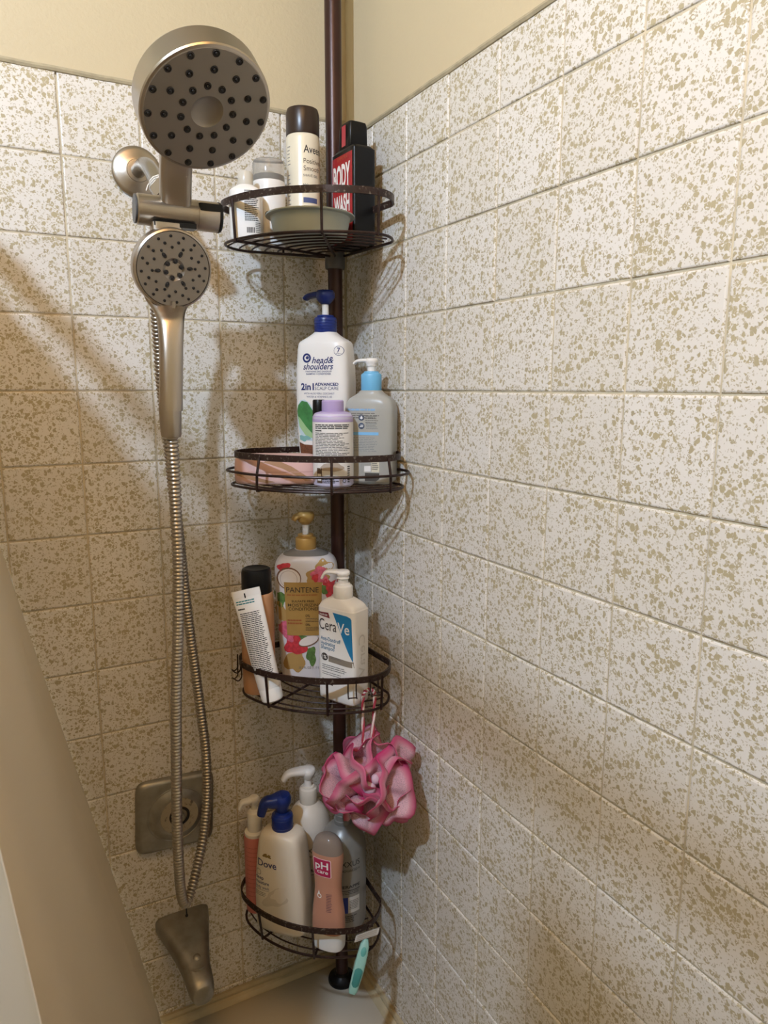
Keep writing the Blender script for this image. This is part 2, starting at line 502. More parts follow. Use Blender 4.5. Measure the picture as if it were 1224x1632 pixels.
# ------------------------------------------------------------------ curtain and rod
def curtain():
    r = thing('curtain_rod', 'straight white shower curtain rod above the tub edge', 'rod', (-.68, -1.2, .355))
    MB().tube([(0, -1.2, 0), (0, 1.195, 0)], .0125, 16).build('rod', mat('white_rod', 'e4e0d8', .3), r)
    MB().lathe([(.03, 0), (.03, .006), (.016, .014), (.0135, .03)], 24, (0, 1.198, 0), Quaternion((1, 0, 0), pi / 2)).build('end_flange', M_WHITE, r)
    t = thing('shower_curtain', 'plain off-white shower curtain gathered at the left edge', 'curtain', (-.68, -.4, -1.30))
    m = bpy.data.materials.new('curtain_fabric'); m.use_nodes = True; nt = m.node_tree; b = nt.nodes['Principled BSDF']
    b.inputs['Base Color'].default_value = lin('efe7da') + (1,); b.inputs['Roughness'].default_value = .75
    tr = nt.nodes.new('ShaderNodeBsdfTranslucent'); tr.inputs[0].default_value = lin('f1e2c6') + (1,)
    mx = nt.nodes.new('ShaderNodeMixShader'); mx.inputs[0].default_value = .45
    nt.links.new(b.outputs[0], mx.inputs[1]); nt.links.new(tr.outputs[0], mx.inputs[2]); nt.links.new(mx.outputs[0], nt.nodes['Material Output'].inputs[0])
    O = Vector((-.68, -.4, -1.30))

    def panel(y0, y1, xf, n=90, nz=40, ztop=.312, zbot=-1.100):
        mb = MB()
        for j in range(nz + 1):
            z = zbot + (ztop - zbot) * j / nz
            for i in range(n + 1):
                u = i / n; mb.v.append(Vector((xf(u, z), y0 + (y1 - y0) * u, z)) - O)
        for j in range(nz):
            for i in range(n):
                a = j * (n + 1) + i; mb.f.append((a, a + 1, a + n + 2, a + n + 1))
        o = mb.build('fabric_panel', m, t, ang=180)
        s = o.modifiers.new('thick', 'SOLIDIFY'); s.thickness = .0016
        return o

    def xa(u, z):
        k = min(1, max(0, (.33 - z) / .3))                 # folds open out below the rings
        far = -.5667 - .205 * (z + .2347) if z < .1 else -.6353 - .19 * (z - .1)
        near = -.582 - .117 * (z + .36) if z < .2 else -.6475 - .28 * (z - .2)
        # u=0 far end at the wall, u=1 near end
        base = far + .005 * max(0, 1 - u / .16) + (near - .008 - far) * min(1, max(0, u - .14) / .68)
        fold = -.012 * (1 - cos(2 * pi * u * 3.0)) * .5 * k * (u < .82)
        dip = -.05 * math.exp(-((u - .80) / .055) ** 2) * k
        end = (near - base) * max(0, (u - .86) / .14)
        small = .0025 * sin(9 * u + 5 * z) * k
        return base + fold * .4 + dip + end + small
    panel(-.0045, -.60, xa)

    def xb(u, z):
        k = min(1, max(.15, (.33 - z) / .3))
        return -.70 + .022 * sin(u * 2 * pi * 7) * k
    panel(-.905, -1.75, xb)
    for y in (-.13, -.21, -.29, -.37, -.45, -.52, -.58, -.93, -1.05, -1.17, -1.30, -1.45, -1.6):
        mb = MB(); mb.tube([Vector((-.68 + .019 * sin(a * pi / 8), y + .002 * cos(a), .346 + .024 * cos(a * pi / 8))) - O for a in range(16)], .0016, 6, closed=True)
        mb.build('curtain_ring', M_WHITE, t)
curtain()


# =================================================================== SHOWER
def shower():
    Q = lambda n: Vector(n).normalized().to_track_quat('Z', 'Y')
    # wall arm
    a = thing('shower_pipe', 'brushed nickel shower pipe with round wall flange', 'pipe', (-.342, 0, .32))
    MB().lathe([(.036, .001), (.036, .004), (.0345, .0058), (.030, .0072), (.0215, .0095), (.0185, .0108), (.0165, .0112), (.0155, .0125), (.012, .013)], 40, (0, 0, 0), Quaternion((1, 0, 0), pi / 2), capt=True).build('wall_flange', M_NICKEL, a)
    pth = smooth_path([(0, -.005, 0), (.0005, -.05, -.002), (.001, -.085, -.014), (.003, -.115, -.036), (.006, -.135, -.053)], 6)
    MB().tube(pth, .0105, 20).build('pipe', mat('chrome_pipe', '9d9b96', .25, metal=1.), a)
    d = (Vector(pth[-1]) - Vector(pth[-3])).normalized()
    mb = MB()
    for i in range(3):
        q = Vector(pth[-1]) - d * (.004 + i * .0045); mb.tube([q + (d.orthogonal() * cos(t * .5) + d.cross(d.orthogonal()) * sin(t * .5)) * .0112 + d * t * .00015 for t in range(13)], .0011, 5)
    mb.tube([Vector(pth[-1]) + Vector((-.012, .012, .010)), Vector(pth[-1]) + Vector((-.017, .004, .004)), Vector(pth[-1]) + Vector((-.02, 0, -.004))], .0009, 5)
    mb.build('thread_tape', mat('white_thread_tape', 'f0ece4', .8), a)
    MB().tube([Vector(pth[-1]) - d * .002, Vector(pth[-1]) + d * .022], .0155, 6).build('swivel_nut', M_NICKEL, a)
    # diverter bracket + fixed rain head (one fitting)
    t = thing('rain_shower_head', 'large round brushed nickel rain shower head on a horizontal diverter', 'shower head', (-.332, -.207, .223))
    O = Vector((-.332, -.207, .223)); ax = Vector((.102, -.004, -.001)); ax.normalize(); qx = Q(ax)
    MB().lathe([(.0165, -.0515), (.0185, -.0495), (.0185, .022), (.018, .0222), (.018, .0228), (.0185, .023), (.0185, .051), (.0175, .0525)], 40, (0, 0, 0), qx).build('diverter_body', M_NICKEL, t)
    MB().lathe([(.0172, -.0535), (.0172, -.0515)], 36, (0, 0, 0), qx).build('end_cap', M_GREYCAP, t)
    MB().lathe([(.019, .0495), (.019, .0515), (.0176, .0535)], 36, (0, 0, 0), qx).build('end_ring', M_BLACK, t)
    MB().loft([(-.0045, .0150, .0045, 4, .0375, -.0160), (.0045, .0150, .0045, 4, .0375, -.0160)], 28).build('slide_button', M_BLACK, t).location = (0, 0, .0072)
    MB().box((-.008, -.010, -.0175), (.052, .016, .006)).build('dock_slot', M_BLACK, t, smooth=False)
    # head
    C = Vector((-.3242, -.3302, .3061)) - O; n = Vector((.1024, -.6343, -.7662)).normalized(); q = Q(n); R = .0735
    hd = MB().lathe([(.030, -.046), (.050, -.0445), (.066, -.040), (.0715, -.035), (R, -.031), (R, -.003), (R - .001, -.0008), (R - .0035, 0), (R - .006, -.0006), (.018, -.0016), (.0165, -.0026), (.010, -.0052), (.001, -.0062)], 72, C, q).build('head_shell', M_NICKEL, t, ang=24)
    # face plate
    MB().lathe([(R - .0035, .0), (R - .0045, .0006), (.0182, .0006), (.0172, -.0004), (.012, -.0026), (.006, -.0036), (.0008, -.004)], 72, C, q, capb=False).build('face_plate', M_NICKEL2, hd, ang=24)
    noz = []
    for rr, cnt, off in ((.0295, 11, .25), (.0475, 11, .0), (.0645, 15, .12)):
        for k in range(cnt):
            th = 2 * pi * (k + off) / cnt; noz.append((rr * cos(th), rr * sin(th)))
    for x, y in noz:
        o = MB().lathe([(.0041, 0), (.0041, .0010), (.0032, .0015), (.0022, .0008), (.0015, .0020), (.0004, .0023)], 12, (0, 0, 0)).build('nozzle', M_RUBBER, hd)
        o.location = C + q @ Vector((x, y, .0004)); o.rotation_mode = 'QUATERNION'; o.rotation_quaternion = q
    # neck: flat rounded bar from diverter to the back of the head
    p0 = Vector((-.004, -.004, .008)); back = C - n * .036
    e = back + (Vector((0, 0, -1)) - n * Vector((0, 0, -1)).dot(n)).normalized() * .05 + Vector((-.012, 0, 0))
    p1 = e + n * .010; mid = (p0 + p1) / 2 + Vector((-.0, .004, .003))
    mb = MB(); path = smooth_path([p0, mid, p1, p1 + (p1 - mid).normalized() * .03], 6); m_ = len(path); seg = 28
    for i, p in enumerate(path):
        tg = (path[min(i + 1, m_ - 1)] - path[max(i - 1, 0)]).normalized(); sx = Vector((1, -.1, 0)); sx = (sx - tg * sx.dot(tg)).normalized(); sy = tg.cross(sx)
        for k in range(seg):
            th = 2 * pi * k / seg; c_, s_ = cos(th), sin(th); nn = 4.5
            mb.v.append(p + sx * .0190 * math.copysign(abs(c_) ** (2 / nn), c_) + sy * .0125 * math.copysign(abs(s_) ** (2 / nn), s_))
    for i in range(m_ - 1):
        for k in range(seg):
            l = (k + 1) % seg; mb.f.append((i * seg + k, i * seg + l, (i + 1) * seg + l, (i + 1) * seg + k))
    mb.f += [tuple(range(seg - 1, -1, -1)), tuple((m_ - 1) * seg + k for k in range(seg))]
    mb.build('neck', M_NICKEL, t, ang=50)

    # hand shower
    C2 = Vector((-.3467, -.2337, .150)); n2 = Vector((.0359, -.9622, -.2678)).normalized(); q2 = Q(n2); R2 = .0485
    h = thing('hand_shower', 'handheld nickel shower head docked below the diverter', 'hand shower', C2)
    sh = MB().lathe([(.02, -.034), (.036, -.031), (.045, -.025), (R2, -.017), (R2, -.004), (R2 - .0008, -.0015), (R2 - .003, 0), (R2 - .0035, -.0012)], 64, (0, 0, 0), q2).build('head_shell', M_NICKEL, h, ang=30)
    MB().lathe([(R2 - .0035, -.0012), (R2 - .0042, .0), (.0135, .0), (.0125, -.0008), (.004, -.0022), (.0005, -.0024)], 64, (0, 0, 0), q2, capb=False).build('face_plate', M_NICKEL2, sh, ang=30)

    def noz2(x, y, r, el=1., th=0.):
        o = MB().lathe([(r, 0), (r, .0008), (r * .6, .0011), (r * .45, .0006), (r * .25, .0012)], 10).build('nozzle', M_RUBBER, sh)
        o.location = q2 @ Vector((x, y, .0001)); o.rotation_mode = 'QUATERNION'; o.rotation_quaternion = q2 @ Quaternion((0, 0, 1), th); o.scale = (el, 1, 1)
    for k in range(6):
        th = 2 * pi * (k + .35) / 6; noz2(.0100 * cos(th), .0100 * sin(th), .0030)
        th = 2 * pi * (k + .12) / 6; noz2(.0200 * cos(th), .0200 * sin(th), .0024, 1.6, th)
    for rr, cnt, off, rad_ in ((.0265, 12, .2, .0018), (.0325, 12, .7, .0019), (.0395, 16, .3, .0018)):
        for k in range(cnt):
            th = 2 * pi * (k + off) / cnt; noz2(rr * cos(th), rr * sin(th), rad_)
    mb = MB(); mb.box((0, -.0425, .002), (.004, .009, .004)); lv = mb.build('mode_lever', M_NICKEL, sh); lv.rotation_mode = 'QUATERNION'; lv.rotation_quaternion = q2
    # handle as loft along z in object space
    secs = dense([(-.020, .034, .009, 2.6, -.001, .029), (-.034, .029, .010, 2.6, -.002, .0275), (-.044, .0225, .0115, 2.8, -.0035, .0215), (-.053, .0185, .0120, 2.8, -.0045, .0135), (-.066, .0160, .0122, 2.9, -.0058, .005), (-.0995, .0142, .0125, 3, -.0085, -.002),
                  (-.150, .0142, .013, 2.6, -.0115, -.0040), (-.1735, .0148, .0135, 2.4, -.013, -.0043)], 5)
    secs = [s for s in secs][::-1]
    MB().loft(secs, 40).build('handle', M_NICKEL, h, ang=50)
    MB().lathe([(.0118, -.2065), (.0128, -.203), (.0138, -.176), (.0138, -.172)], 32, (-.0137, -.0043, 0)).build('hose_connector', M_NICKEL, h)
    MB().loft([(.036, .019, .011, 5, -.003, .019), (.057, .019, .011, 5, -.003, .019)], 32).build('dock_neck', M_NICKEL, h)
    # hose
    fr = [(-.3595, -.2380, -.050), (-.3589, -.2350, -.075), (-.3577, -.2320, -.1085), (-.3571, -.2280, -.1671), (-.3561, -.2220, -.2280), (-.3581, -.2120, -.3183), (-.3624, -.2000, -.4132), (-.3642, -.1870, -.5137), (-.3651, -.1730, -.6203), (-.3636, -.1600, -.7116), (-.3601, -.1500, -.7677), (-.3540, -.1430, -.7905), (-.3440, -.1330, -.7870), (-.3303, -.1200, -.7600), (-.3166, -.1080, -.7270), (-.3065, -.0980, -.6913), (-.2993, -.0900, -.6420), (-.2975, -.0850, -.5788), (-.3007, -.0820, -.5250), (-.3060, -.0820, -.4597), (-.3139, -.0850, -.3739), (-.3203, -.0900, -.2958), (-.3272, -.1000, -.2098), (-.3344, -.1100, -.1416), (-.3402, -.1200, -.0674), (-.3475, -.1300, .0036), (-.3512, -.1400, .0714), (-.3554, -.1550, .1276), (-.3568, -.1700, .1734), (-.3540, -.1850, .2050)]
    sp = smooth_path(fr, 40); L = [0.]
    for p, q_ in zip(sp, sp[1:]): L.append(L[-1] + (q_ - p).length)
    tot = L[-1]; N = int(tot / .00135); pts = []; rs = []; j = 0
    for i in range(N):
        s = tot * i / (N - 1)
        while j < len(L) - 2 and L[j + 1] < s: j += 1
        f = (s - L[j]) / max(1e-9, L[j + 1] - L[j]); pts.append(sp[j].lerp(sp[j + 1], f))
        rs.append((.0070, .0080, .0080, .0060)[i % 4])
    ho = thing('shower_hose', 'ribbed metal shower hose hanging in a long loop', 'hose', fr[11])
    MB().tube([p - Vector(fr[11]) for p in pts], rs, 14).build('hose_tube', mat('hose_metal', 'a8a095', .33, metal=1.), ho, ang=80)
    b = MB(); b.tube([(.002, .003, -.006), (.0025, .003, -.024)], .0011, 6); b.lathe([(.0005, -.028), (.0022, -.026), (.0022, -.024), (.0005, -.022)], 8, (.0025, .003, 0)); b.build('black_thread', M_BLACK, ho)

    # valve plate without handle
    v = thing('valve_plate', 'dull nickel square valve plate missing its handle', 'shower valve', (-.335, 0, -.717))
    mb = MB(); qy = Quaternion((1, 0, 0), pi / 2) @ Quaternion((0, 0, 1), rad(-3))
    secs = [(.0005, .066, .066, 9), (.006, .0655, .0655, 9), (.0105, .0625, .0625, 8.5), (.012, .058, .058, 7)]
    mb.loft(secs, 72); mb.v = [tuple(qy @ Vector(p)) for p in mb.v]; mb.build('plate', M_NICKELD, v, ang=40)
    MB().lathe([(.050, .0115), (.048, .0125), (.047, .0115), (.043, .0135), (.036, .0175), (.032, .0185)], 56, (0, 0, 0), qy, capb=False).build('dome', M_NICKELD, v, ang=20)
    MB().lathe([(.032, .0186), (.0315, .0192), (.0175, .0196), (.017, .0186)], 56, (.004, 0, -.001), qy, capb=False, capt=False).build('worn_ring', mat('chipped_ring', 'a89c86', .6, metal=.2, col2='6d655b', vscale=140), v, ang=20)
    MB().lathe([(.0175, .0192), (.0155, .0205), (.013, .0205), (.012, .012)], 40, (.004, 0, -.001), qy, capb=False).build('seal', M_RUBBER, v)
    MB().lathe([(.0085, .012), (.0085, .026), (.0065, .028), (.0035, .028), (.003, .024)], 24, (.004, 0, -.001), qy).build('valve_stem', M_NICKELD, v)

    # tub spout
    s = thing('tub_spout', 'tapered nickel tub spout on the lower tiled wall', 'tub spout', (-.332, 0, -.945))
    secs = [(0, .0455, .0165, 4.5, 0, .0165), (.003, .0465, .0172, 4.5, 0, .0165), (.02, .0430, .0170, 4.2, 0, .0145), (.045, .0362, .0172, 4, 0, .0100), (.075, .0285, .0185, 3.4, 0, .0020), (.10, .0232, .0195, 3, 0, -.0075), (.122, .0215, .0195, 2.7, 0, -.0145), (.136, .0195, .0185, 2.5, 0, -.0195), (.143, .016, .0155, 2.4, 0, -.0225)]
    ds = dense(secs, 5); mb = MB(); mb.loft(ds, 56); qq = Quaternion((1, 0, 0), pi / 2)
    mb.v = [(x, -z, y) for x, y, z in mb.v]; mb.f = [f[::-1] for f in mb.f]
    mb.build('spout_body', M_NICKELD, s, ang=60)
    k = MB(); k.lathe([(.006, 0), (.006, .003), (.0045, .0045), (.0015, .005)], 20); kb = k.build('diverter_stub', M_NICKELD, s); kb.location = (.002, -.096, .0105); kb.rotation_euler = (rad(22), 0, 0)
    k = MB(); k.tube([(-.012, -.112, .0045), (-.006, -.117, .0065), (.0, -.119, .0070), (.006, -.117, .0065), (.012, -.112, .0045)], .0022, 8); k.build('raised_lip', M_NICKELD, s)
shower()


# =================================================================== CORNER CADDY
def fillet(pts, r, n=7):
    P = [Vector(p) for p in pts]; out = []; m = len(P)
    for i in range(m):
        a, b, c = P[i - 1], P[i], P[(i + 1) % m]
        u = (a - b); v = (c - b); ru = min(r, u.length * .45, v.length * .45)
        if u.length < 1e-6 or v.length < 1e-6 or u.normalized().dot(v.normalized()) < -.97: out.append(b); continue
        p = b + u.normalized() * ru; q = b + v.normalized() * ru
        for k in range(n + 1):
            t = k / n; out.append(p * (1 - t) ** 2 + b * 2 * t * (1 - t) + q * t * t)
    return out


def outline(ctr, R, z, half=53., apex=.012, fr=.027):
    A = Vector((ARC[0], ARC[1], z)); c = rad(ctr)
    arc = []
    for i in range(37):
        a = -half + 2 * half * i / 36; r = R * tip(a, half)
        arc.append(A + Vector((r * cos(c + rad(a)), r * sin(c + rad(a)), 0)))
    ap = Vector((POLE[0], POLE[1], z)) - Vector((cos(c), sin(c), 0)) * apex
    pts = [ap] + arc
    return fillet(pts, fr)


def tip(a, half): return 1 - .24 * max(0., (abs(a) - half + 22.) / 22.) ** 2.2


def caddy():
    t = thing('corner_caddy', 'bronze tension-pole corner caddy with four wire shelves', 'shower caddy', (POLE[0], POLE[1], -1.128))
    O = Vector((POLE[0], POLE[1], -1.128))
    MB().tube([(0, 0, .02), (0, 0, 1.355)], .0118, 24).build('lower_pole', M_POLE, t)
    MB().tube([(0, 0, 1.355), (0, 0, 2.16)], .0132, 24).build('upper_pole', M_POLE, t)
    MB().lathe([(.0262, .0), (.0266, .003), (.0250, .007), (.0185, .0105), (.0140, .014), (.0125, .020)], 36).build('rubber_foot', M_BLACK, t)
    M_COL = mat('grey_clamp_collar', '5d5b58', .5)

    def shelf(z, ctr, R=.187, dz=.054, mid=None, posts=(-20, 14, 46), Rb=None, half=53., hooks=()):
        lo = lambda pts: [Vector(p) - O for p in pts]
        sh = MB().tube(lo(outline(ctr, R, z, half)), .0021, 8, closed=True).build('shelf', M_BRONZE, t)
        A = Vector((ARC[0], ARC[1], z)); c = rad(ctr)
        nw = 8
        for i in range(nw):
            r = R * (i + 1.6) / (nw + 1.2); h = half - 3 - 2.0 * max(0, 3 - i)
            h = min(h, half - 3 - 9 * max(0, r / R - .7) / .3); pts = [A + Vector((r * cos(c + rad(a)), r * sin(c + rad(a)), .0012)) for a in [-h + 2 * h * k / 20 for k in range(21)]]
            MB().tube(lo(pts), .0013, 6).build('floor_wire', M_BRONZE, sh)
        for a in (posts[0], posts[1]):
            d = Vector((cos(c + rad(a)), sin(c + rad(a)), 0))
            MB().tube(lo([A + d * .012 - Vector((0, 0, .002)), A + d * R - Vector((0, 0, .002))]), .0021, 7).build('spoke', M_BRONZE, sh)
        Rb = Rb or R - .002
        ol = outline(ctr, Rb, z + dz, half - .5)
        mb = MB(); n = len(ol); hb = .0048; th = .0013
        for i, p in enumerate(ol):
            tg = (ol[(i + 1) % n] - ol[i - 1]).normalized(); nn = Vector((tg.y, -tg.x, 0))
            for (s1, s2) in ((-1, -1), (1, -1), (1, 1), (-1, 1)): mb.v.append(p + nn * th * s1 + Vector((0, 0, hb * s2)) - O)
        for i in range(n):
            j = (i + 1) % n
            for k in range(4): mb.f.append((i * 4 + k, i * 4 + (k + 1) % 4, j * 4 + (k + 1) % 4, j * 4 + k))
        mb.build('rim_band', M_BAND, sh, ang=50)
        if mid is not None:
            MB().tube(lo(outline(ctr, R + .004, z + mid, half + 3)), .0020, 8, closed=True).build('middle_ring', M_BRONZE, sh)
        for a in posts:
            d = Vector((cos(c + rad(a)), sin(c + rad(a)), 0)); Rp = R * tip(a, half); Rq = Rb * tip(a, half - .5)
            pts = [A + d * (Rp + .001) + Vector((0, 0, -.003)), A + d * (Rp + .002)]
            if mid is not None: pts.append(A + d * ((R + .004) * tip(a, half + 3) - .003) + Vector((0, 0, mid)))
            pts.append(A + d * (Rq + .001) + Vector((0, 0, dz)))
            MB().tube(lo(pts), .0021, 8).build('post', M_BRONZE, sh)
        # rear posts at the two sides
        for a in (-half + 1, half - 1):
            d = Vector((cos(c + rad(a)), sin(c + rad(a)), 0))
            MB().tube(lo([A + d * R * .45, A + d * Rb * .45 + Vector((0, 0, dz))]), .0018, 6).build('post', M_BRONZE, sh)
        MB().lathe([(.0150, z - .020), (.0162, z - .017), (.0162, z + .004), (.0145, z + .008)], 28, (0, 0, 1.128)).build('clamp_collar', M_COL if z > .2 else M_BRONZE, sh)
        for a in hooks:
            d = Vector((cos(c + rad(a)), sin(c + rad(a)), 0)); tv = Vector((-d.y, d.x, 0)); b = A + d * (Rb * tip(a, half - .5) + .0035) + Vector((0, 0, dz))
            wv = .0062
            pts = [b - tv * wv + Vector((0, 0, .004)), b - tv * wv - Vector((0, 0, .020)), b - tv * wv + d * .006 - Vector((0, 0, .025)), b - tv * wv + d * .011 - Vector((0, 0, .021)),
                   b + tv * wv + d * .011 - Vector((0, 0, .021)), b + tv * wv + d * .006 - Vector((0, 0, .025)), b + tv * wv - Vector((0, 0, .020)), b + tv * wv + Vector((0, 0, .004))]
            MB().tube(lo(fillet(pts, .003, 3)[2:-2]), .0011, 6).build('hook', M_BRONZE, sh)
        return sh
    shelf(.216, 224, posts=(-28, 16, 40), half=57., Rb=.191)
    shelf(-.143, 229, R=.194, dz=.047, mid=.022, posts=(-21, 14, 40), Rb=.188, half=58.)
    shelf(-.484, 226, R=.189, Rb=.195, posts=(-16, 14, 40), hooks=(-43, -34, 25, 35))
    shelf(-.905, 220, R=.191, Rb=.199, posts=(-18, 12, 38), half=52.)
caddy()



# =================================================================== BOTTLES
def pump(parent, z, rc, hc, mc, rs, hs, ms, rh, hh, mh, ang=180., L=.03, drop=.006, flat=.5, ribs=0, rise=0.):
    """collar + stem + head with nozzle, local z of the bottle neck"""
    MB().lathe([(rc * .96, z - .001), (rc, z + .001), (rc, z + hc - .002), (rc * .95, z + hc), (rc * .75, z + hc + .002), (rc * .7, z + hc + .004), (rs * 1.3, z + hc + .0045)], 36).build('pump_collar', mc, parent, ang=30)
    if ribs:
        mb = MB()
        for k in range(ribs):
            zz = z + hc * (.2 + .6 * k / max(1, ribs - 1)); mb.tube([(rc * 1.0 * cos(a * pi / 16), rc * 1.0 * sin(a * pi / 16), zz) for a in range(32)], .0006, 5, closed=True)
        mb.build('collar_rib', mc, parent)
    z1 = z + hc + .003; MB().lathe([(rs, z1), (rs, z1 + hs)], 20).build('pump_stem', ms, parent)
    z2 = z1 + hs - .001; a = rad(ang); d = Vector((cos(a), sin(a), 0)); p = Vector((0, 0, z2))
    mb = MB(); mb.lathe([(rs * 1.25, z2), (rh * .8, z2 + hh * .25), (rh, z2 + hh * .5), (rh, z2 + hh * .8), (rh * .82, z2 + hh * .97), (rh * .3, z2 + hh)], 28)
    # nozzle: tapered flat bar
    path = smooth_path([p + Vector((0, 0, hh * .68)), p + d * L * .4 + Vector((0, 0, hh * .70 + rise)), p + d * L * .8 + Vector((0, 0, hh * .62 + rise * .7)), p + d * L + Vector((0, 0, hh * .62 - drop))], 5)
    sx = Vector((-d.y, d.x, 0)); n = len(path); seg = 14; vs = []; fs = []
    for i, q in enumerate(path):
        tg = (path[min(i + 1, n - 1)] - path[max(i - 1, 0)]).normalized(); up = sx.cross(tg).normalized(); f = i / (n - 1)
        w_ = rh * (.92 - .45 * f); h_ = hh * flat * .5 * (1 - .45 * f)
        for k in range(seg):
            th = 2 * pi * k / seg; c_, s_ = cos(th), sin(th)
            vs.append(q + sx * w_ * math.copysign(abs(c_) ** .7, c_) + up * h_ * math.copysign(abs(s_) ** .7, s_))
    for i in range(n - 1):
        for k in range(seg):
            l = (k + 1) % seg; fs.append((i * seg + k, i * seg + l, (i + 1) * seg + l, (i + 1) * seg + k))
    fs += [tuple(range(seg - 1, -1, -1)), tuple((n - 1) * seg + k for k in range(seg))]
    mb.add(vs, fs); return mb.build('pump_head', mh, parent, ang=50)


def conv(u0, v0, kx, kz, slope=0.):
    X = lambda u: (u - u0) * kx
    Z = lambda v, u=None: (v0 - (v - slope * ((u if u is not None else u0) - u0))) * kz
    return X, Z


Z1, Z2, Z3, Z4 = .2184, -.1408, -.4812, -.9022

# ---------------- shelf 1
def shelf_one():
    # small white bottle with back label
    t = thing('lotion_bottle', 'small white bottle showing a printed back label and barcode, top shelf', 'bottle', (-.208, -.100, Z1), face_cam(4))
    s = dense([(0, .021, .0195, 3.2), (.003, .0235, .021, 3.2), (.03, .0238, .0212, 3.2), (.062, .0236, .021, 3.2), (.070, .021, .019, 3), (.0765, .012, .012, 2.2)], 5)
    MB().loft(s, 56).build('body', M_WHITE, t, ang=50)
    MB().lathe([(.0105, .0755), (.0110, .078), (.0110, .093), (.0095, .0955)], 28).build('cap', mat('milky_cap', 'e9e2d2', .3, trans=.25), t)
    prnt(t, lines2d(.000, .0195, .024, .067, 17, 3, .15, .45), s, M_INK)
    bars = []
    rg = random.Random(5); x = .0025
    while x < .0135:
        w_ = rg.choice((.0004, .0007, .001)); bars.append(rect2d(x, .008, x + w_, .0155)); x += w_ + rg.choice((.0004, .0006))
    prnt(t, join2d(*bars), s, M_INK, 'barcode', step=0)
    prnt(t, lines2d(.015, .0215, .008, .023, 6, 8, .1, .5), s, M_INKG)
    # white jar-like bottle, clear cap
    t = thing('face_cream_bottle', 'white bottle with a clear domed cap between lotion and shave foam', 'bottle', (-.163, -.074, Z1), face_cam(3))
    s = dense([(0, .0235, .0235, 2), (.003, .0245, .0245, 2), (.06, .0245, .0245, 2), (.088, .0242, .0242, 2), (.093, .0235, .0235, 2)], 4)
    MB().loft(s, 48).build('body', M_WHITE, t, ang=50)
    MB().lathe([(.0236, .0925), (.0238, .094), (.0238, .119), (.0225, .1225), (.019, .124)], 44).build('cap', mat('clear_cap', 'efeae0', .12, trans=.75, ior=1.25), t)
    MB().lathe([(.0195, .093), (.0195, .102), (.0190, .1025)], 40).build('inner_lid', mat('milky_lid', 'e6decd', .35), t)
    prnt(t, text2d('OLAY', -.0045, .036, .030, .0115), s, M_INKG, arc=True)
    # shave foam can
    t = thing('shave_foam_can', 'tall cream aerosol can with dark brown cap on the top shelf', 'aerosol can', (-.105, -.070, Z1), face_cam(0))
    s = [(0, .0250, .0250, 2), (.002, .0262, .0262, 2), (.006, .0258, .0258, 2), (.160, .0258, .0258, 2), (.165, .0250, .0250, 2), (.168, .0235, .0235, 2)]
    MB().loft(s, 56).build('can', mat('cream_can_paint', 'e9dfc6', .28, spec=.6), t)
    MB().lathe([(.0252, .1665), (.0256, .168), (.0254, .198), (.0235, .2045), (.018, .2065), (.004, .207)], 48).build('cap', mat('dark_brown_cap', '2c1c15', .3), t, ang=30)
    ar = dict(arc=True)
    prnt(t, text2d('Aveeno', .0035, .1375, .040, .0115, .008), s, M_INK, **ar)
    prnt(t, join2d(text2d('Positively', .0032, .1225, .036, .0075), text2d('Smooth', .0032, .1120, .030, .0075)), s, mat('brown_print', '57483d', .5), **ar)
    prnt(t, join2d(text2d('SHAVE GEL', .0022, .1035, .026, .0038), text2d('Helps to', .0022, .0895, .018, .0042, .02), text2d('reduce', .0022, .083, .016, .0042, .02)), s, M_INKG, **ar)
    prnt(t, rect2d(.0022, .0660, .026, .0735), s, mat('blue_print', '4a5580', .5), 'label_band', **ar)
    prnt(t, join2d(lines2d(-.027, -.0185, .12, .15, 6, 4, .3, .25), lines2d(-.027, -.0185, .05, .11, 10, 6, .3, .25), lines2d(.003, .024, .055, .063, 2, 9, .2, .4)), s, mat('blue_grey_print', '8d8a86', .5), **ar)
    # body wash
    t = thing('body_wash_bottle', 'black rectangular body wash bottle with a red front label', 'bottle', (-.045, -.124, Z1), face_cam(-58))
    s = dense([(0, .033, .0185, 9), (.002, .0345, .0198, 9), (.02, .035, .020, 9), (.128, .035, .020, 9), (.137, .034, .019, 8), (.142, .030, .016, 7)], 4)
    MB().loft(s, 64).build('body', M_BLACK, t, ang=40)
    MB().loft([(.140, .0165, .0155, 7), (.142, .018, .0165, 7), (.172, .0178, .016, 7), (.178, .0165, .0145, 6), (.180, .012, .011, 5)], 48).build('cap', M_BLACK, t, ang=40)
    capsec = [(.141, .018, .0165, 7), (.178, .018, .016, 7)]
    M_RED = mat('red_label', '9e1b21', .4)
    prnt(t, rect2d(-.006, .145, .006, .174), capsec, mat('pink_red_stripe', 'b8474c', .4), 'cap_stripe')
    prnt(t, rect2d(-.0305, .006, .0305, .132), s, M_RED, 'label_panel', .0003, .01)
    W = mat('white_print', 'f2ece6', .5)
    prnt(t, join2d(text2d('BODY', -.026, .0865, .052, .033, .035), text2d('WASH', -.024, .050, .048, .026, .035)), s, W, eps=.0007)
    prnt(t, text2d('AMMORA', -.014, .1245, .032, .0058), s, mat('orange_print', 'b5573b', .5), eps=.0007)
    prnt(t, lines2d(-.022, .022, .036, .046, 2, 5, .1, .5), s, W, eps=.0007)
    # bowl
    t = thing('plastic_bowl', 'grey-green round plastic bowl at the front of the top shelf', 'bowl', (-.130, -.155, Z1))
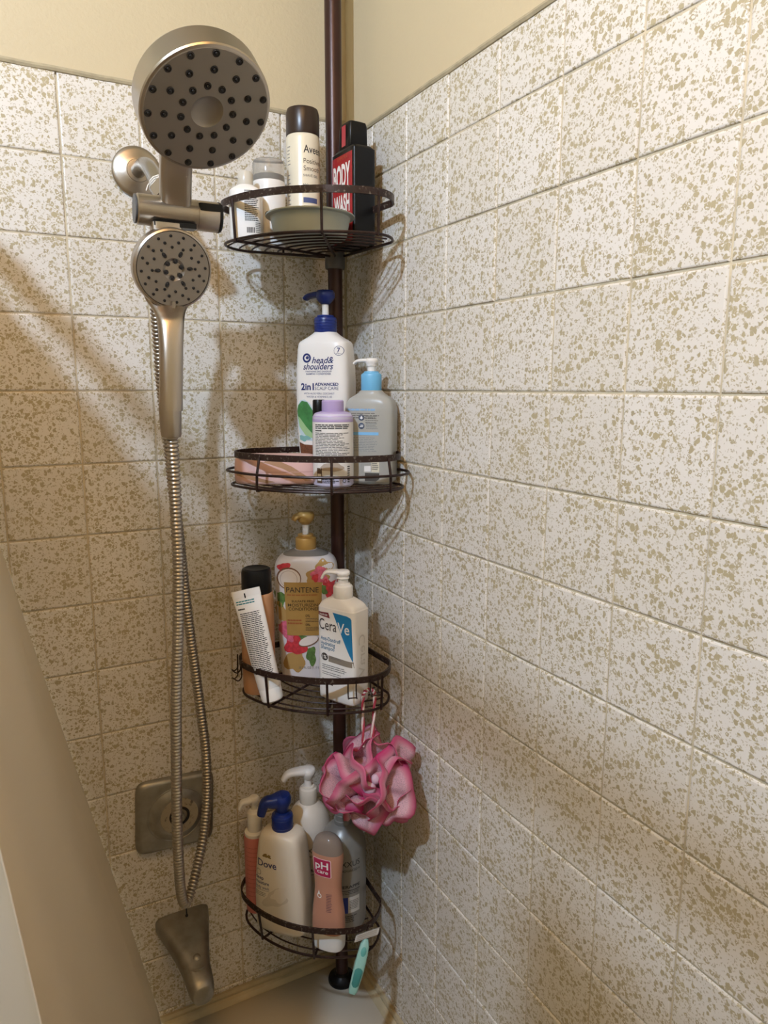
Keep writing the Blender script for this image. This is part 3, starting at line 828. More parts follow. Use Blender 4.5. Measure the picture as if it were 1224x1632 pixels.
    MB().lathe([(.001, 0), (.049, 0), (.0525, .003), (.0570, .0255), (.0580, .0290), (.0620, .0305), (.0643, .0302), (.0648, .0313), (.0640, .0325), (.0575, .0325), (.0555, .0295), (.0510, .0055), (.048, .0035), (.001, .003)], 72, capb=False, capt=False).build('bowl_shell', mat('sage_grey_plastic', 'a8ada2', .4), t, ang=35)
shelf_one()


# ---------------- shelf 2
def shelf_two():
    t = thing('shampoo_bottle', 'tall white shampoo bottle with a navy blue pump', 'bottle', (-.085, -.103, Z2), face_cam(-19))
    s = dense([(0, .0345, .023, 4.5), (.004, .0375, .0255, 4.5), (.05, .0420, .0275, 4.5), (.11, .0450, .0285, 4.5), (.16, .0448, .0285, 4.5), (.20, .0425, .0275, 4.5), (.213, .0408, .0262, 4.5), (.2185, .0375, .0245, 4), (.2255, .026, .021, 3), (.2325, .0175, .0165, 2.2)], 5)
    MB().loft(s, 72).build('body', M_WHITE, t, ang=55)
    pump(t, .2325, .0178, .022, M_NAVY, .0052, .0185, M_WHITE, .0150, .022, M_NAVY, 176, .036, .004, .50, ribs=4)
    X, Z = conv(511, 762, .00108, .00100)
    B = M_NAVYINK
    tx = lambda q, u0, u1, v, h, b=0., sh=0.: text2d(q, X(u0), Z(v), X(u1) - X(u0), h * .001, b, sh)
    prnt(t, join2d(tx('head&', 500, 534, 578, 10, .012, .3), tx('shoulders', 486, 533.5, 587.5, 10, .012, .3)), s, B)
    prnt(t, join2d(ring2d(X(492), Z(570), .0042, .0072), disc2d(X(493), Z(569.5), .0026)), s, B, 'logo_mark')
    prnt(t, join2d(tx('2in1', 482, 503, 619, 10.5, .03), tx('ADVANCED', 504.5, 541, 612.5, 4.6, .035), tx('SCALP CARE', 504.5, 541, 619, 5.2, .0)), s, B)
    prnt(t, join2d(tx('WITH ALOE VERA, COCONUT', 487, 535, 626, 3), tx('WATER & VITAMINS E, B5', 491, 531, 631, 3)), s, mat('soft_navy_print', '4c557f', .5))
    prnt(t, join2d(tx('PYRITHIONE ZINC DANDRUFF', 490, 531, 592, 2.6, .01), tx('SHAMPOO + CONDITIONER', 491, 530, 595.7, 2.6, .02)), s, mat('soft_navy_print', '4c557f', .5))
    prnt(t, join2d(ring2d(X(541), Z(559.5), .0068, .0074), tx('7', 538.8, 543, 562, 7.5, .02), tx('BENEFITS', 537, 545, 564.5, 1.4)), s, B)
    # aloe picture
    G1 = mat('aloe_green', '3f7d45', .45, var=.18, vscale=120); G2 = mat('aloe_pale', '9fc38f', .45); SK = mat('splash_blue', 'c3d9e0', .4); BR = mat('coconut_brown', '6d4128', .6, var=.3, vscale=500)
    prnt(t, poly2d([(X(474), Z(648)), (X(479), Z(636)), (X(487), Z(634)), (X(496), Z(640)), (X(503), Z(652)), (X(508), Z(680)), (X(500), Z(699)), (X(484), Z(698)), (X(477), Z(686)), (X(474), Z(668))]), s, SK, 'picture')
    prnt(t, poly2d([(X(473), Z(652)), (X(476), Z(643)), (X(483), Z(636)), (X(492), Z(638)), (X(500), Z(650)), (X(506), Z(672)), (X(505), Z(690)), (X(496), Z(688)), (X(484), Z(676)), (X(475), Z(664))]), s, G1, 'picture', .0005)
    prnt(t, poly2d([(X(475), Z(660)), (X(480), Z(664)), (X(490), Z(677)), (X(502), Z(690)), (X(500), Z(695)), (X(488), Z(690)), (X(478), Z(677))]), s, G2, 'picture', .0007)
    prnt(t, blob2d(X(486), Z(695), .009, .005, 4, .35), s, mat('splash_teal', '7fb3ae', .4), 'picture', .0008)
    prnt(t, poly2d([(X(476), Z(700)), (X(486), Z(703)), (X(500), Z(703)), (X(514), Z(700)), (X(516), Z(728)), (X(508), Z(742)), (X(486), Z(742)), (X(479), Z(726))]), s, BR, 'picture', .0005)
    prnt(t, poly2d([(X(475), Z(696)), (X(486), Z(700)), (X(500), Z(700)), (X(515), Z(694)), (X(515), Z(702)), (X(500), Z(705.5)), (X(486), Z(705)), (X(476), Z(701))]), s, mat('coconut_white', 'ece9e2', .4), 'picture', .0006)

    # clear bottle, light blue collar
    t = thing('cleanser_bottle', 'translucent cleanser bottle with light blue collar and white pump', 'bottle', (-.0435, -.180, Z2), face_cam(-14))
    s = dense([(0, .031, .019, 5), (.004, .0355, .0222, 5), (.012, .0378, .0235, 5), (.10, .0388, .0238, 5), (.118, .0380, .0232, 4.8), (.129, .0335, .021, 4), (.137, .022, .0165, 3), (.1425, .0165, .0155, 2.2)], 5)
    MB().loft(s, 64).build('body', mat('frosted_clear_plastic', 'd8d8d0', .28, trans=.45, ior=1.3), t, ang=55)
    pump(t, .1425, .0158, .0245, mat('light_blue_plastic', '6fb4dd', .38), .0060, .010, M_WHITE, .0098, .012, M_WHITE, 176, .028, .004, .60)
    X, Z = conv(581, 769, .00103, .00098)
    prnt(t, lines2d(X(549), X(596), Z(656), Z(650), 1, 3, .3, .5), s, mat('pale_blue_print', '86acd0', .5))
    prnt(t, join2d(lines2d(X(545), X(599), Z(667), Z(657), 3, 5, .2, .35), lines2d(X(578), X(600), Z(674), Z(662), 4, 6, .3, .35)), s, M_INKG)
    prnt(t, join2d(disc2d(X(572), Z(665), .0048), disc2d(X(572), Z(678), .0048)), s, mat('slate_print', '434e63', .5), 'icon')
    prnt(t, join2d(poly2d([(X(572), Z(661.8)), (X(574.4), Z(666)), (X(572), Z(668)), (X(569.6), Z(666))]), rect2d(X(569.4), Z(679.5), X(574.6), Z(678.2)), rect2d(X(570.4), Z(677.4), X(575), Z(676.2))), s, mat('icon_white', 'e6e9ec', .5), 'icon', .0006)
    prnt(t, lines2d(X(579), X(597), Z(683), Z(673), 4, 8, .3, .35), s, mat('mid_grey_print', '8b8e90', .5))
    prnt(t, rect2d(X(545), Z(692), X(598), Z(687.5)), s, mat('sky_band', '7fb9e6', .5), 'label_band')
    prnt(t, lines2d(X(545), X(597), Z(718), Z(695), 9, 12, .2, .3), s, mat('pale_grey_print', '9da2a4', .5))
    prnt(t, poly2d([(X(577), Z(764)), (X(594), Z(764)), (X(599), Z(760)), (X(599), Z(751)), (X(577), Z(751))]), s, mat('dark_grey_patch', '4a4743', .4), 'label_panel')
    prnt(t, rect2d(X(576), Z(749), X(586), Z(740)), s, mat('white_sticker', 'ecebe7', .5), 'sticker')
    prnt(t, rect2d(X(587), Z(750), X(599), Z(727)), s, mat('cream_sticker', 'd9d2bd', .5), 'sticker')
    prnt(t, lines2d(X(588), X(598), Z(746), Z(728), 6, 2, .2, .4), s, M_INKG, eps=.0007)

    # lilac bottle
    t = thing('lilac_bottle', 'round white bottle with lilac shoulder and cap, densely printed label', 'bottle', (-.110, -.183, Z2), face_cam(0))
    s = dense([(0, .0275, .0275, 2), (.003, .0300, .0300, 2), (.012, .0305, .0305, 2), (.098, .0305, .0305, 2), (.104, .0298, .0298, 2), (.109, .0265, .0265, 2), (.1115, .018, .018, 2)], 4)
    LIL = mat('lilac_plastic', 'b5a2cb', .4); LIL2 = mat('lilac_base', 'c9c2d6', .4)
    MB().loft(s, 56).build('body', LIL2, t, ang=45)
    MB().lathe([(.0305, .0960), (.0307, .097), (.0307, .099), (.0299, .1045), (.0266, .1092), (.018, .1118)], 56, capb=False).build('shoulder', LIL, t)
    MB().lathe([(.0162, .111), (.0166, .112), (.0164, .1268), (.0150, .1282)], 40).build('cap', LIL, t)
    lab = [(.0135, .0306, .0306, 2), (.0965, .0306, .0306, 2)]
    LW = mat('white_label_paper', 'ebe7e1', .5)
    mb = MB(); mb.loft([(.0135, .0307, .0307, 2), (.0965, .0307, .0307, 2)], 56, False, False); mb.build('label', LW, t)
    X, Z = conv(530, 773, .00096, .00093); lab = [(.0, .0307, .0307, 2), (.11, .0307, .0307, 2)]
    ar = dict(arc=True)
    prnt(t, join2d(lines2d(X(500), X(562), Z(680), Z(672), 3, 4, .1, .6), lines2d(X(500), X(514), Z(684), Z(681), 1, 4, .1, .6)), lab, M_INK, **ar)
    prnt(t, lines2d(X(500), X(562), Z(722), Z(685), 15, 14, .35, .42), lab, mat('label_small_print', '5d5a58', .5), **ar)
    prnt(t, lines2d(X(512), X(545), Z(766), Z(756), 4, 15, .4, .5), lab, M_INK, **ar)
    prnt(t, blob2d(X(530), Z(740), .017, .007, 3, .2), lab, mat('taupe_patch', 'b7a898', .5), 'picture', **ar)
    prnt(t, join2d(rect2d(X(503), Z(766), X(513.5), Z(742))), lab, mat('dark_brown_patch', '5b4a3e', .5), 'label_panel', **ar)
    prnt(t, rect2d(X(504.5), Z(762), X(512), Z(751)), lab, LW, 'label_panel', eps=.0006, **ar)
    prnt(t, join2d(ring2d(X(550), Z(762), .0022, .0031), lines2d(X(556), X(562), Z(766), Z(738), 8, 3, .2, .5)), lab, M_INK, **ar)

    # little dark bottle squeezed behind
    t = thing('dark_capped_bottle', 'small black-capped bottle half hidden behind the lilac bottle', 'bottle', (-.1165, -.1455, Z2), face_cam(0))
    MB().lathe([(.0095, 0), (.0105, .003), (.0105, .09), (.0095, .099), (.008, .103)], 28).build('body', mat('amber_plastic', '4a2f1d', .3), t)
    MB().lathe([(.0092, .101), (.0098, .103), (.0095, .1265), (.0085, .1285)], 28).build('cap', M_BLACK, t)

    # pink case
    t = thing('soap_case', 'pink oval plastic case with tan stripes on the second shelf', 'case', (-.175, -.1135, Z2), face_cam(2))
    s = dense([(0, .058, .024, 3.2), (.002, .0625, .0275, 3.4), (.010, .0645, .0290, 3.6), (.036, .0635, .0285, 3.6), (.042, .0605, .0260, 3.2), (.0445, .053, .020, 3)], 5)
    MB().loft(s, 72).build('case_body', mat('blush_pink_plastic', 'e3bcb6', .42), t, ang=50)
    TAN = mat('tan_stripe', 'b18a6a', .45)
    prnt(t, poly2d([(-.040, .0420), (-.018, .0420), (.006, .037), (.026, .028), (.044, .016), (.056, .006), (.046, .006), (.030, .016), (.012, .025), (-.010, .0325), (-.032, .0375)]), s, TAN, 'stripe')
    prnt(t, poly2d([(-.063, .022), (-.056, .0215), (-.040, .016), (-.018, .009), (.0, .0045), (-.014, .0030), (-.036, .0075), (-.054, .013), (-.063, .0145)]), s, TAN, 'stripe')
    mb = MB(); mb.loft([(.0195, .0648, .0293, 3.6), (.0203, .0648, .0293, 3.6)], 72, False, False); mb.build('lid_seam', mat('pink_seam', 'cfa39d', .5), t)
shelf_two()


# ---------------- shelf 3
def shelf_three():
    t = thing('conditioner_bottle', 'large white conditioner bottle with gold pump and floral print', 'bottle', (-.117, -.084, Z3), face_cam(2))
    s = dense([(0, .0390, .027, 3.2), (.004, .0425, .0295, 3.2), (.04, .0455, .0315, 3.2), (.10, .0490, .0330, 3.2), (.16, .0518, .0338, 3.2), (.190, .0520, .0335, 3.2), (.204, .0490, .032, 3.1), (.2125, .0415, .0285, 3), (.219, .030, .023, 2.5), (.2235, .0185, .0175, 2.1)], 5)
    MB().loft(s, 72).build('body', mat('pearl_white_plastic', 'dcd8da', .3), t, ang=55)
    top = [q for q in s if q[0] > .2150]
    MB().loft([(q[0], q[1] + .0004, q[2] + .0004, q[3]) for q in top], 72, False, False).build('clear_shoulder', mat('grey_clear_shoulder', '8d8984', .25, trans=.2), t, ang=55)
    GOLD = mat('gold_plastic', 'b9924f', .38, metal=.15); GOLD2 = mat('gold_label', 'b08d4f', .42, metal=.2, var=.06, vscale=30)
    pump(t, .2235, .0172, .0185, GOLD, .0052, .020, M_WHITE, .0148, .022, GOLD, 205, .021, .006, .5, ribs=0)
    MB().lathe([(.0125, .2455), (.0132, .2465), (.0125, .2478)], 32).build('collar_ring', GOLD, t)
    X, Z = conv(489, 1092, .00106, .00103, .0)
    R1 = mat('flower_red', 'c23a42', .45, var=.2, vscale=200); R2 = mat('flower_pink', 'd0677e', .45, var=.2, vscale=200); GR = mat('leaf_green', '5d7d43', .45, var=.25, vscale=200); CW = mat('coconut_flesh', 'e6ddd5', .45); CB = mat('coconut_shell', '7d5a45', .5); GL = mat('gold_leaf', 'b8965c', .42, metal=.15)
    pc = lambda g, m_, e=.0004: prnt(t, g, s, m_, 'picture', e)
    pc(blob2d(X(517), Z(901), .014, .014, 3, .3, rot=.5), GL); pc(blob2d(X(507), Z(915), .018, .012, 9, .3), GL)
    pc(blob2d(X(457), Z(900), .0098, .0085, 1, .3), R1, .0006); pc(disc2d(X(464), Z(917), .0205, .0185), CB, .0006); pc(disc2d(X(464.5), Z(917.5), .0185, .0165), CW, .0008)
    pc(ring2d(X(464), Z(918), .0138, .0142), CB, .001)
    pc(blob2d(X(512), Z(911), .0135, .0125, 5, .35), R2, .0006); pc(blob2d(X(505), Z(916), .006, .006, 6, .3), R1, .0008); pc(blob2d(X(527), Z(934), .012, .016, 7, .3), R1, .0006)
    pc(blob2d(X(449), Z(952), .010, .014, 8, .25), GR); pc(blob2d(X(517), Z(936), .006, .008, 12, .35), GR, .0007); pc(blob2d(X(451), Z(974), .010, .020, 13, .25, rot=.5), GL)
    pc(blob2d(X(454), Z(1000), .0095, .013, 14, .3), R2, .0005); pc(blob2d(X(472), Z(1028), .0165, .018, 16, .3), R1, .0007); pc(blob2d(X(463), Z(1014), .008, .008, 17, .3), R2, .0008)
    pc(blob2d(X(471), Z(1055), .016, .021, 18, .3), GL, .0005); pc(blob2d(X(497), Z(1046), .0085, .015, 19, .3), GR, .0007); pc(blob2d(X(480), Z(1016), .010, .006, 22, .3), GR, .0006)
    pc(disc2d(X(493), Z(1021), .0175, .0085, 26, .35), CB, .0009); pc(disc2d(X(493), Z(1020), .0165, .0075, 26, .35), CW, .0011)
    pc(poly2d([(X(456.5), Z(923)), (X(515), Z(923)), (X(513), Z(1011)), (X(460), Z(1011))]), GOLD2, .0012)
    tx = lambda q, u0, u1, v, h, b=0.: text2d(q, X(u0), Z(v), X(u1) - X(u0), h * .00103, b)
    prnt(t, tx('PANTENE', 460, 510, 939.5, 9.2), s, M_INK, eps=.0016)
    prnt(t, join2d(tx('SULFATE FREE', 468, 503, 955.5, 3.6, .02), tx('MOISTURIZING', 462, 514, 962.5, 5, .01), tx('CONDITIONER', 463, 511, 969, 5, .01)), s, mat('dark_gold_print', '4b3a22', .5), eps=.0016)
    prnt(t, join2d(lines2d(X(461), X(509), Z(945), Z(942), 1, 3, .05, .5), lines2d(X(461), X(484), Z(993), Z(983), 2, 5, .1, .5)), s, mat('copper_print', '9c5b35', .5), eps=.0016)
    prnt(t, join2d(tx('0%', 489, 496, 980, 4.5), tx('0%', 489, 496, 995, 4.5), lines2d(X(489), X(511), Z(989), Z(981), 3, 7, .1, .25), lines2d(X(489), X(511), Z(1003), Z(996), 3, 8, .1, .25)), s, M_INK, eps=.0016)
    prnt(t, tx('38.2 FL OZ (1.13 L)', 477, 510, 1068, 4), s, M_INKG, eps=.0006)

    # white bottle with blue triangle
    t = thing('white_pump_bottle', 'white pump bottle with blue triangle label in front of floral bottle', 'bottle', (-.103, -.199, Z3), face_cam(-36))
    s = dense([(0, .030, .0165, 6), (.004, .0345, .0198, 6), (.014, .0368, .0215, 6), (.14, .0372, .0218, 6), (.152, .0362, .021, 5.5), (.160, .0320, .0185, 4.5), (.1655, .022, .016, 3), (.1675, .0155, .0148, 2.2)], 5)
    MB().loft(s, 72).build('body', M_WHITE, t, ang=55)
    pump(t, .1675, .0152, .0185, M_WHITE, .0080, .010, M_WHITE, .0112, .0125, M_WHITE, 212, .033, .009, .60, rise=.001)
    X, Z = conv(533, 1126, .00122, .00096, .27)
    tx = lambda q, u0, u1, u, v, h, b=0.: text2d(q, X(u0), Z(v, u), X(u1) - X(u0), h * .00096, b)
    P = lambda *q: poly2d([(X(u), Z(v, u)) for u, v in q])
    BLU = mat('blue_label', '1f79ac', .4)
    prnt(t, P((530.6, 972), (553, 979), (558, 982.5), (559.5, 986), (561, 1056.5)), s, BLU, 'label_panel', .0003)
    prnt(t, P((505.4, 968.5), (523.5, 972), (526, 981.5), (505.4, 974)), s, mat('maroon_label', '6b1f26', .4), 'label_panel')
    prnt(t, text2d('VALUE SIZE', X(508), Z(973.5, 508), X(522) - X(508), .0026, .02), s, mat('label_white_print', 'f0eee9', .5), eps=.0006)
    prnt(t, tx('Cera', 507.6, 536.6, 507.6, 997, 19), s, mat('charcoal_print', '3b3634', .5), eps=.0006)
    prnt(t, tx('Ve', 538.5, 557, 557, 1010.3, 18, .01), s, mat('label_white_print', 'f0eee9', .5), eps=.0007)
    prnt(t, join2d(tx('Anti-Dandruff', 510, 543, 510.3, 1016, 6.6, .012), tx('Hydrating', 510, 534, 510.3, 1024, 6.6, .012), tx('Shampoo', 510, 533, 510.3, 1031, 6.6, .012)), s, mat('teal_print', '2f6e93', .5))
    prnt(t, P((523, 1043.5), (561.5, 1056), (562, 1066), (523, 1054)), s, mat('taupe_band', '8a8072', .45), 'label_band')
    prnt(t, disc2d(X(516.5), Z(1045.5, 516.5), .0068, .0062), s, mat('charcoal_print', '3b3634', .5), 'icon', .0005)
    prnt(t, tx('1%', 513, 520, 513, 1047.5, 6, .02), s, mat('label_white_print', 'f0eee9', .5), eps=.0009)
    prnt(t, lines2d(X(526), X(545), Z(1049, 526), Z(1045, 526), 2, 4, .2, .4), s, M_INKG, eps=.0006)
    prnt(t, join2d(lines2d(X(512), X(552), Z(1072, 533), Z(1062, 533), 3, 5, .15, .35), lines2d(X(512), X(547), Z(1081, 533), Z(1074, 533), 2, 6, .15, .3)), s, M_INKG)
    prnt(t, P((512, 1082), (530, 1088), (530, 1096), (512, 1090)), s, mat('dark_label_box', '3c3430', .45), 'label_panel')
    # raised lettering running down the side
    v2, f2 = text2d('CeraVe', 0, -.006, .078, .0165, .0)
    side = ([(-(z) + .0, .115 - x) for x, z in v2], f2)
    prnt(t, side, s, mat('embossed_white', 'd8d4cc', .45), 'embossed_lettering', .0006, side=1)

    # brown bottle, black cap
    t = thing('tan_bottle', 'tan bottle with a ribbed black cap behind the white tube', 'bottle', (-.209, -.100, Z3), face_cam(0))
    s = dense([(0, .0225, .0225, 2.2), (.003, .0250, .0250, 2.2), (.05, .0262, .0262, 2.2), (.12, .0265, .0265, 2.2), (.160, .0258, .0258, 2.2), (.1655, .0235, .0235, 2)], 4)
    MB().loft(s, 48).build('body', mat('tan_plastic', 'c4926a', .4, sub=.05), t, ang=50)
    mb = MB(); seg = 60
    for r, z in ((.0232, .1625), (.0238, .164), (.0236, .198), (.0222, .2030), (.0195, .2045), (.0170, .2035), (.004, .2030)):
        for k in range(seg):
            rr = r * (1 + (.010 if k % 2 else 0) * (.163 < z < .199)); th = 2 * pi * k / seg; mb.v.append((rr * cos(th), rr * sin(th), z))
    for i in range(6):
        for k in range(seg):
            l = (k + 1) % seg; mb.f.append((i * seg + k, i * seg + l, (i + 1) * seg + l, (i + 1) * seg + k))
    mb.f.append(tuple(6 * seg + k for k in range(seg)))
    mb.build('cap', M_BLACK, t, ang=30)
    prnt(t, join2d(lines2d(-.024, -.012, .09, .12, 3, 3, .4, .15)), s, mat('rust_print', '8b5335', .5), arc=True)

    # tube leaning on it
    base = Vector((-.204, -.150, Z3 + .001)); topp = Vector((-.2345, -.1215, -.3045)); L = (topp - base).length
    t = thing('cream_tube', 'white squeeze tube with fine print leaning on the tan bottle', 'tube', base)
    d = (topp - base).normalized(); fr = Vector((-.473, -.881, 0)); fr = (fr - d * fr.dot(d)).normalized(); sx = fr.cross(d) * -1
    rot = Matrix((sx, -fr, d)).transposed()
    if rot.determinant() < 0: sx = -sx; rot = Matrix((sx, -fr, d)).transposed()
    t.rotation_mode = 'QUATERNION'; t.rotation_quaternion = rot.to_quaternion()
    s = dense([(.022, .0182, .0172, 2), (.030, .0185, .0172, 2), (.07, .0196, .0135, 2), (.11, .0208, .0092, 2), (.15, .0219, .0050, 2.2), (L - .010, .0226, .0016, 3), (L, .0228, .0012, 4)], 5)
    MB().loft(s, 56).build('tube_body', M_WHITE, t, ang=60)
    MB().lathe([(.0155, .0), (.0172, .002), (.0178, .021), (.0165, .0232)], 40).build('cap', M_WHITE, t)
    MB().loft([(L - .0105, .0229, .0020, 4), (L + .0005, .0230, .0018, 4)], 40).build('crimp', M_WHITE, t)
    prnt(t, rect2d(-.003, L - .012, -.0012, L - .0045), s, M_BLACK, 'notch_mark', .0010, step=0)
    prnt(t, lines2d(-.0185, .013, L - .022, L - .0145, 2, 3, .3, .5), s, mat('teal_small_print', '2f7f86', .5))
    prnt(t, lines2d(-.0175, -.006, L - .030, L - .0265, 1, 3, .3, .6), s, M_INK)
    prnt(t, lines2d(-.0165, .0165, .047, L - .034, 34, 11, .12, .45), s, M_INK)
shelf_three()


# ---------------- shelf 4
def shelf_four():
    t = thing('pink_pump_bottle', 'slim pink bottle with a white pump at the left of the bottom shelf', 'bottle', (-.214, -.066, Z4), face_cam(0))
    s = dense([(0, .0165, .0165, 2), (.003, .0185, .0185, 2), (.05, .0190, .0190, 2), (.138, .0190, .0190, 2), (.143, .0178, .0178, 2)], 4)
    MB().loft(s, 40).build('body', mat('salmon_plastic', 'cf7f76', .42), t)
    MB().lathe([(.0175, .1425), (.0180, .144), (.0178, .1485), (.012, .1515)], 32).build('shoulder', M_WHITE, t)
    pump(t, .151, .0125, .034, M_WHITE, .0050, .012, M_WHITE, .0090, .014, M_WHITE, 205, .026, .013, .75, rise=-.002)
    prnt(t, lines2d(-.015, .012, .03, .13, 12, 5, .3, .12), s, mat('dark_pink_print', 'b3645c', .5), arc=True)

    t = thing('body_lotion_bottle', 'broad white bottle with a navy blue pump, bottom shelf', 'bottle', (-.186, -.130, Z4), face_cam(-20))
    s = dense([(0, .0420, .0230, 3.4), (.004, .0450, .0255, 3.6), (.012, .0465, .0275, 3.8), (.06, .0465, .0285, 4), (.11, .0435, .0285, 4), (.15, .0395, .0280, 3.8), (.170, .0365, .0268, 3.4), (.179, .0310, .0240, 2.8), (.1835, .0195, .0185, 2.1)], 5)
    MB().loft(s, 64).build('body', mat('ivory_plastic', 'e6ddcc', .36, sub=.05), t, ang=55)
    pump(t, .1835, .0178, .024, M_NAVY, .0085, .006, M_NAVY, .0158, .028, M_NAVY, 215, .035, .022, .85, rise=-.003, ribs=2)
    X, Z = conv(444, 1500, .00113, .00108, .28)
    tx = lambda q, u0, u1, u, v, h, b=0.: text2d(q, X(u0), Z(v, u), X(u1) - X(u0), h * .00108, b)
    prnt(t, tx('Dove', 414, 446, 414, 1377.5, 12, .008), s, M_NAVYINK)
    prnt(t, join2d(blob2d(X(428), Z(1362, 428), .0045, .0038, 3, .4), blob2d(X(434), Z(1364, 434), .004, .0028, 5, .4)), s, mat('gold_bird', '8b7647', .5), 'logo_mark')
    prnt(t, join2d(ring2d(X(415), Z(1389, 415), .0046, .0053)), s, M_INKG, 'logo_mark')
    prnt(t, join2d(tx('deep', 409, 424, 409, 1399, 6, .012), tx('moisture', 409, 433, 409, 1407, 6, .012), tx('body wash', 408, 433, 408, 1414.5, 5)), s, M_NAVYINK)
    prnt(t, join2d(lines2d(X(408), X(434), Z(1418, 408), Z(1415.5, 408), 1, 3, .05, .25), lines2d(X(408), X(428), Z(1428, 408), Z(1420, 408), 3, 4, .2, .35)), s, M_INKG)
    prnt(t, blob2d(X(443), Z(1436), .022, .016, 21, .35, rot=.5), s, mat('cream_swirl', 'd3c9b6', .4), 'picture')
    prnt(t, blob2d(X(450), Z(1428), .017, .011, 23, .4, rot=.6), s, mat('cream_swirl_light', 'e3dac9', .4), 'picture', .0006)

    t = thing('white_round_pump_bottle', 'round-shouldered white bottle with tall white pump, back of bottom shelf', 'bottle', (-.121, -.0855, Z4), face_cam(8))
    s = dense([(0, .0345, .0345, 2), (.004, .0375, .0375, 2), (.05, .0385, .0385, 2), (.135, .0385, .0385, 2), (.155, .0365, .0365, 2), (.172, .0300, .0300, 2), (.183, .0215, .0215, 2), (.188, .0155, .0155, 2)], 5)
    MB().loft(s, 56).build('body', mat('warm_white_plastic', 'ded8cc', .4), t, ang=60)
    pump(t, .188, .0158, .026, mat('warm_white_plastic2', 'e3ddd0', .4), .0068, .016, M_WHITE, .0135, .020, M_WHITE, 190, .044, .010, .75, rise=.001)
    prnt(t, join2d(text2d('NEXXUS', -.028, .112, .046, .0095), text2d('SALON HAIR TO', -.022, .1035, .036, .0045)), s, M_INK, arc=True)
    prnt(t, join2d(text2d('THERAPPE', -.014, .076, .036, .0055, .02), rect2d(-.02, .070, .026, .0708)), s, M_INK, arc=True)

    t = thing('grey_bottle', 'silver-grey bottle with a grey cap below the pink puff', 'bottle', (-.089, -.160, Z4), face_cam(10))
    s = dense([(0, .0350, .0350, 2), (.004, .0385, .0385, 2), (.05, .0392, .0392, 2), (.130, .0392, .0392, 2), (.150, .0372, .0372, 2), (.166, .0310, .0310, 2), (.177, .0215, .0215, 2), (.181, .0145, .0145, 2)], 5)
    MB().loft(s, 56).build('body', mat('silver_grey_plastic', '8e8b85', .34, metal=.25), t, ang=60)
    MB().lathe([(.0142, .180), (.0150, .181), (.0150, .1875), (.0136, .1885), (.0136, .1975), (.0132, .1980), (.0130, .211), (.0118, .2135)], 36).build('cap', mat('grey_cap', '85837e', .36, metal=.2), t, ang=30)
    prnt(t, join2d(text2d('NEXXUS', -.024, .122, .050, .0105), text2d('SALON ADVANCED H', -.024, .1125, .050, .0046)), s, M_INK, arc=True)
    prnt(t, join2d(text2d('THERAPPE', -.019, .0825, .045, .0055, .02), rect2d(-.019, .0775, .026, .0787), lines2d(-.016, .026, .0705, .0765, 2, 3, .3, .3)), s, M_INK, arc=True)
    prnt(t, rect2d(.0035, .036, .025, .0655), s, mat('white_paper_label', 'c9c6bf', .5), 'label_panel', arc=True)
    prnt(t, rect2d(-.012, .036, .0033, .0655), s, mat('blue_paper_label', '23348c', .5), 'label_panel', arc=True)
    prnt(t, join2d(lines2d(.006, .024, .042, .060, 6, 3, .2, .3), lines2d(-.014, .022, .018, .032, 4, 4, .3, .35)), s, M_INK, eps=.0007, arc=True)

    t = thing('intimate_wash_bottle', 'curvy clear peach bottle standing upside down on its white cap', 'bottle', (-.137, -.206, Z4), face_cam(-22))
    s = dense([(.030, .0262, .0175, 2.4), (.034, .0280, .0182, 2.5), (.060, .0272, .0178, 2.5), (.085, .0240, .0165, 2.5), (.110, .0222, .0158, 2.5), (.135, .0238, .0165, 2.5), (.160, .0262, .0172, 2.5), (.172, .0262, .0170, 2.4)], 5)
    up = dense([(.172, .0262, .0170, 2.4), (.185, .0240, .0158, 2.2), (.194, .0190, .0130, 2.1), (.199, .0115, .0085, 2), (.2005, .004, .003, 2)], 5)
    MB().loft(s, 56, capt=False).build('liquid_body', mat('peach_liquid', 'eeae90', .12, trans=.38, ior=1.25), t, ang=60)
    MB().loft(up, 56, capb=False).build('clear_end', mat('clear_end_plastic', 'd3bfae', .16, trans=.6, ior=1.25), t, ang=60)
    MB().loft(dense([(0, .0255, .0168, 2.6), (.003, .0270, .0180, 2.6), (.020, .0278, .0184, 2.6), (.0305, .0272, .0182, 2.6)], 4), 48).build('cap', M_WHITE, t, ang=50)
    full = s + up[1:]
    PINK = mat('magenta_label', 'b02852', .4)
    prnt(t, poly2d([(-.0185, .134), (.0125, .134), (.0135, .136), (.0135, .164), (.012, .166), (-.018, .166), (-.0195, .164), (-.0195, .136)]), full, mat('label_pink_white', 'e9c9c9', .5), 'label_panel', .0005)
    prnt(t, poly2d([(-.0178, .1352), (.0118, .1352), (.0122, .1368), (.0122, .1632), (.0112, .1648), (-.0172, .1648), (-.0182, .1632), (-.0182, .1368)]), full, PINK, 'label_panel', .0008)
    prnt(t, join2d(text2d('pH', -.0145, .1490, .0235, .0125, .02), text2d('care', -.0110, .1405, .0195, .0070, .015)), full, mat('label_white_print', 'f0eee9', .5), eps=.0012)
    prnt(t, join2d(([(x, z) for x, z in ring2d(-.0085, .098, .0026, .0042)[0]], ring2d(-.0085, .098, .0026, .0042)[1]), poly2d([(-.0120, .0995), (-.0092, .1085), (-.0075, .1030)])), full, mat('label_white_print', 'f0eee9', .5), 'logo_mark', .0005)
    prnt(t, lines2d(.004, .0135, .072, .105, 12, 4, .15, .4), full, mat('purple_print', '6b4650', .5))

    # razor hooked over the shelf rim
    t = thing('razor', 'teal disposable razor hanging from the bottom shelf rim', 'razor', (-.0985, -.2665, -.864))
    O = Vector((-.0985, -.2665, -.864))
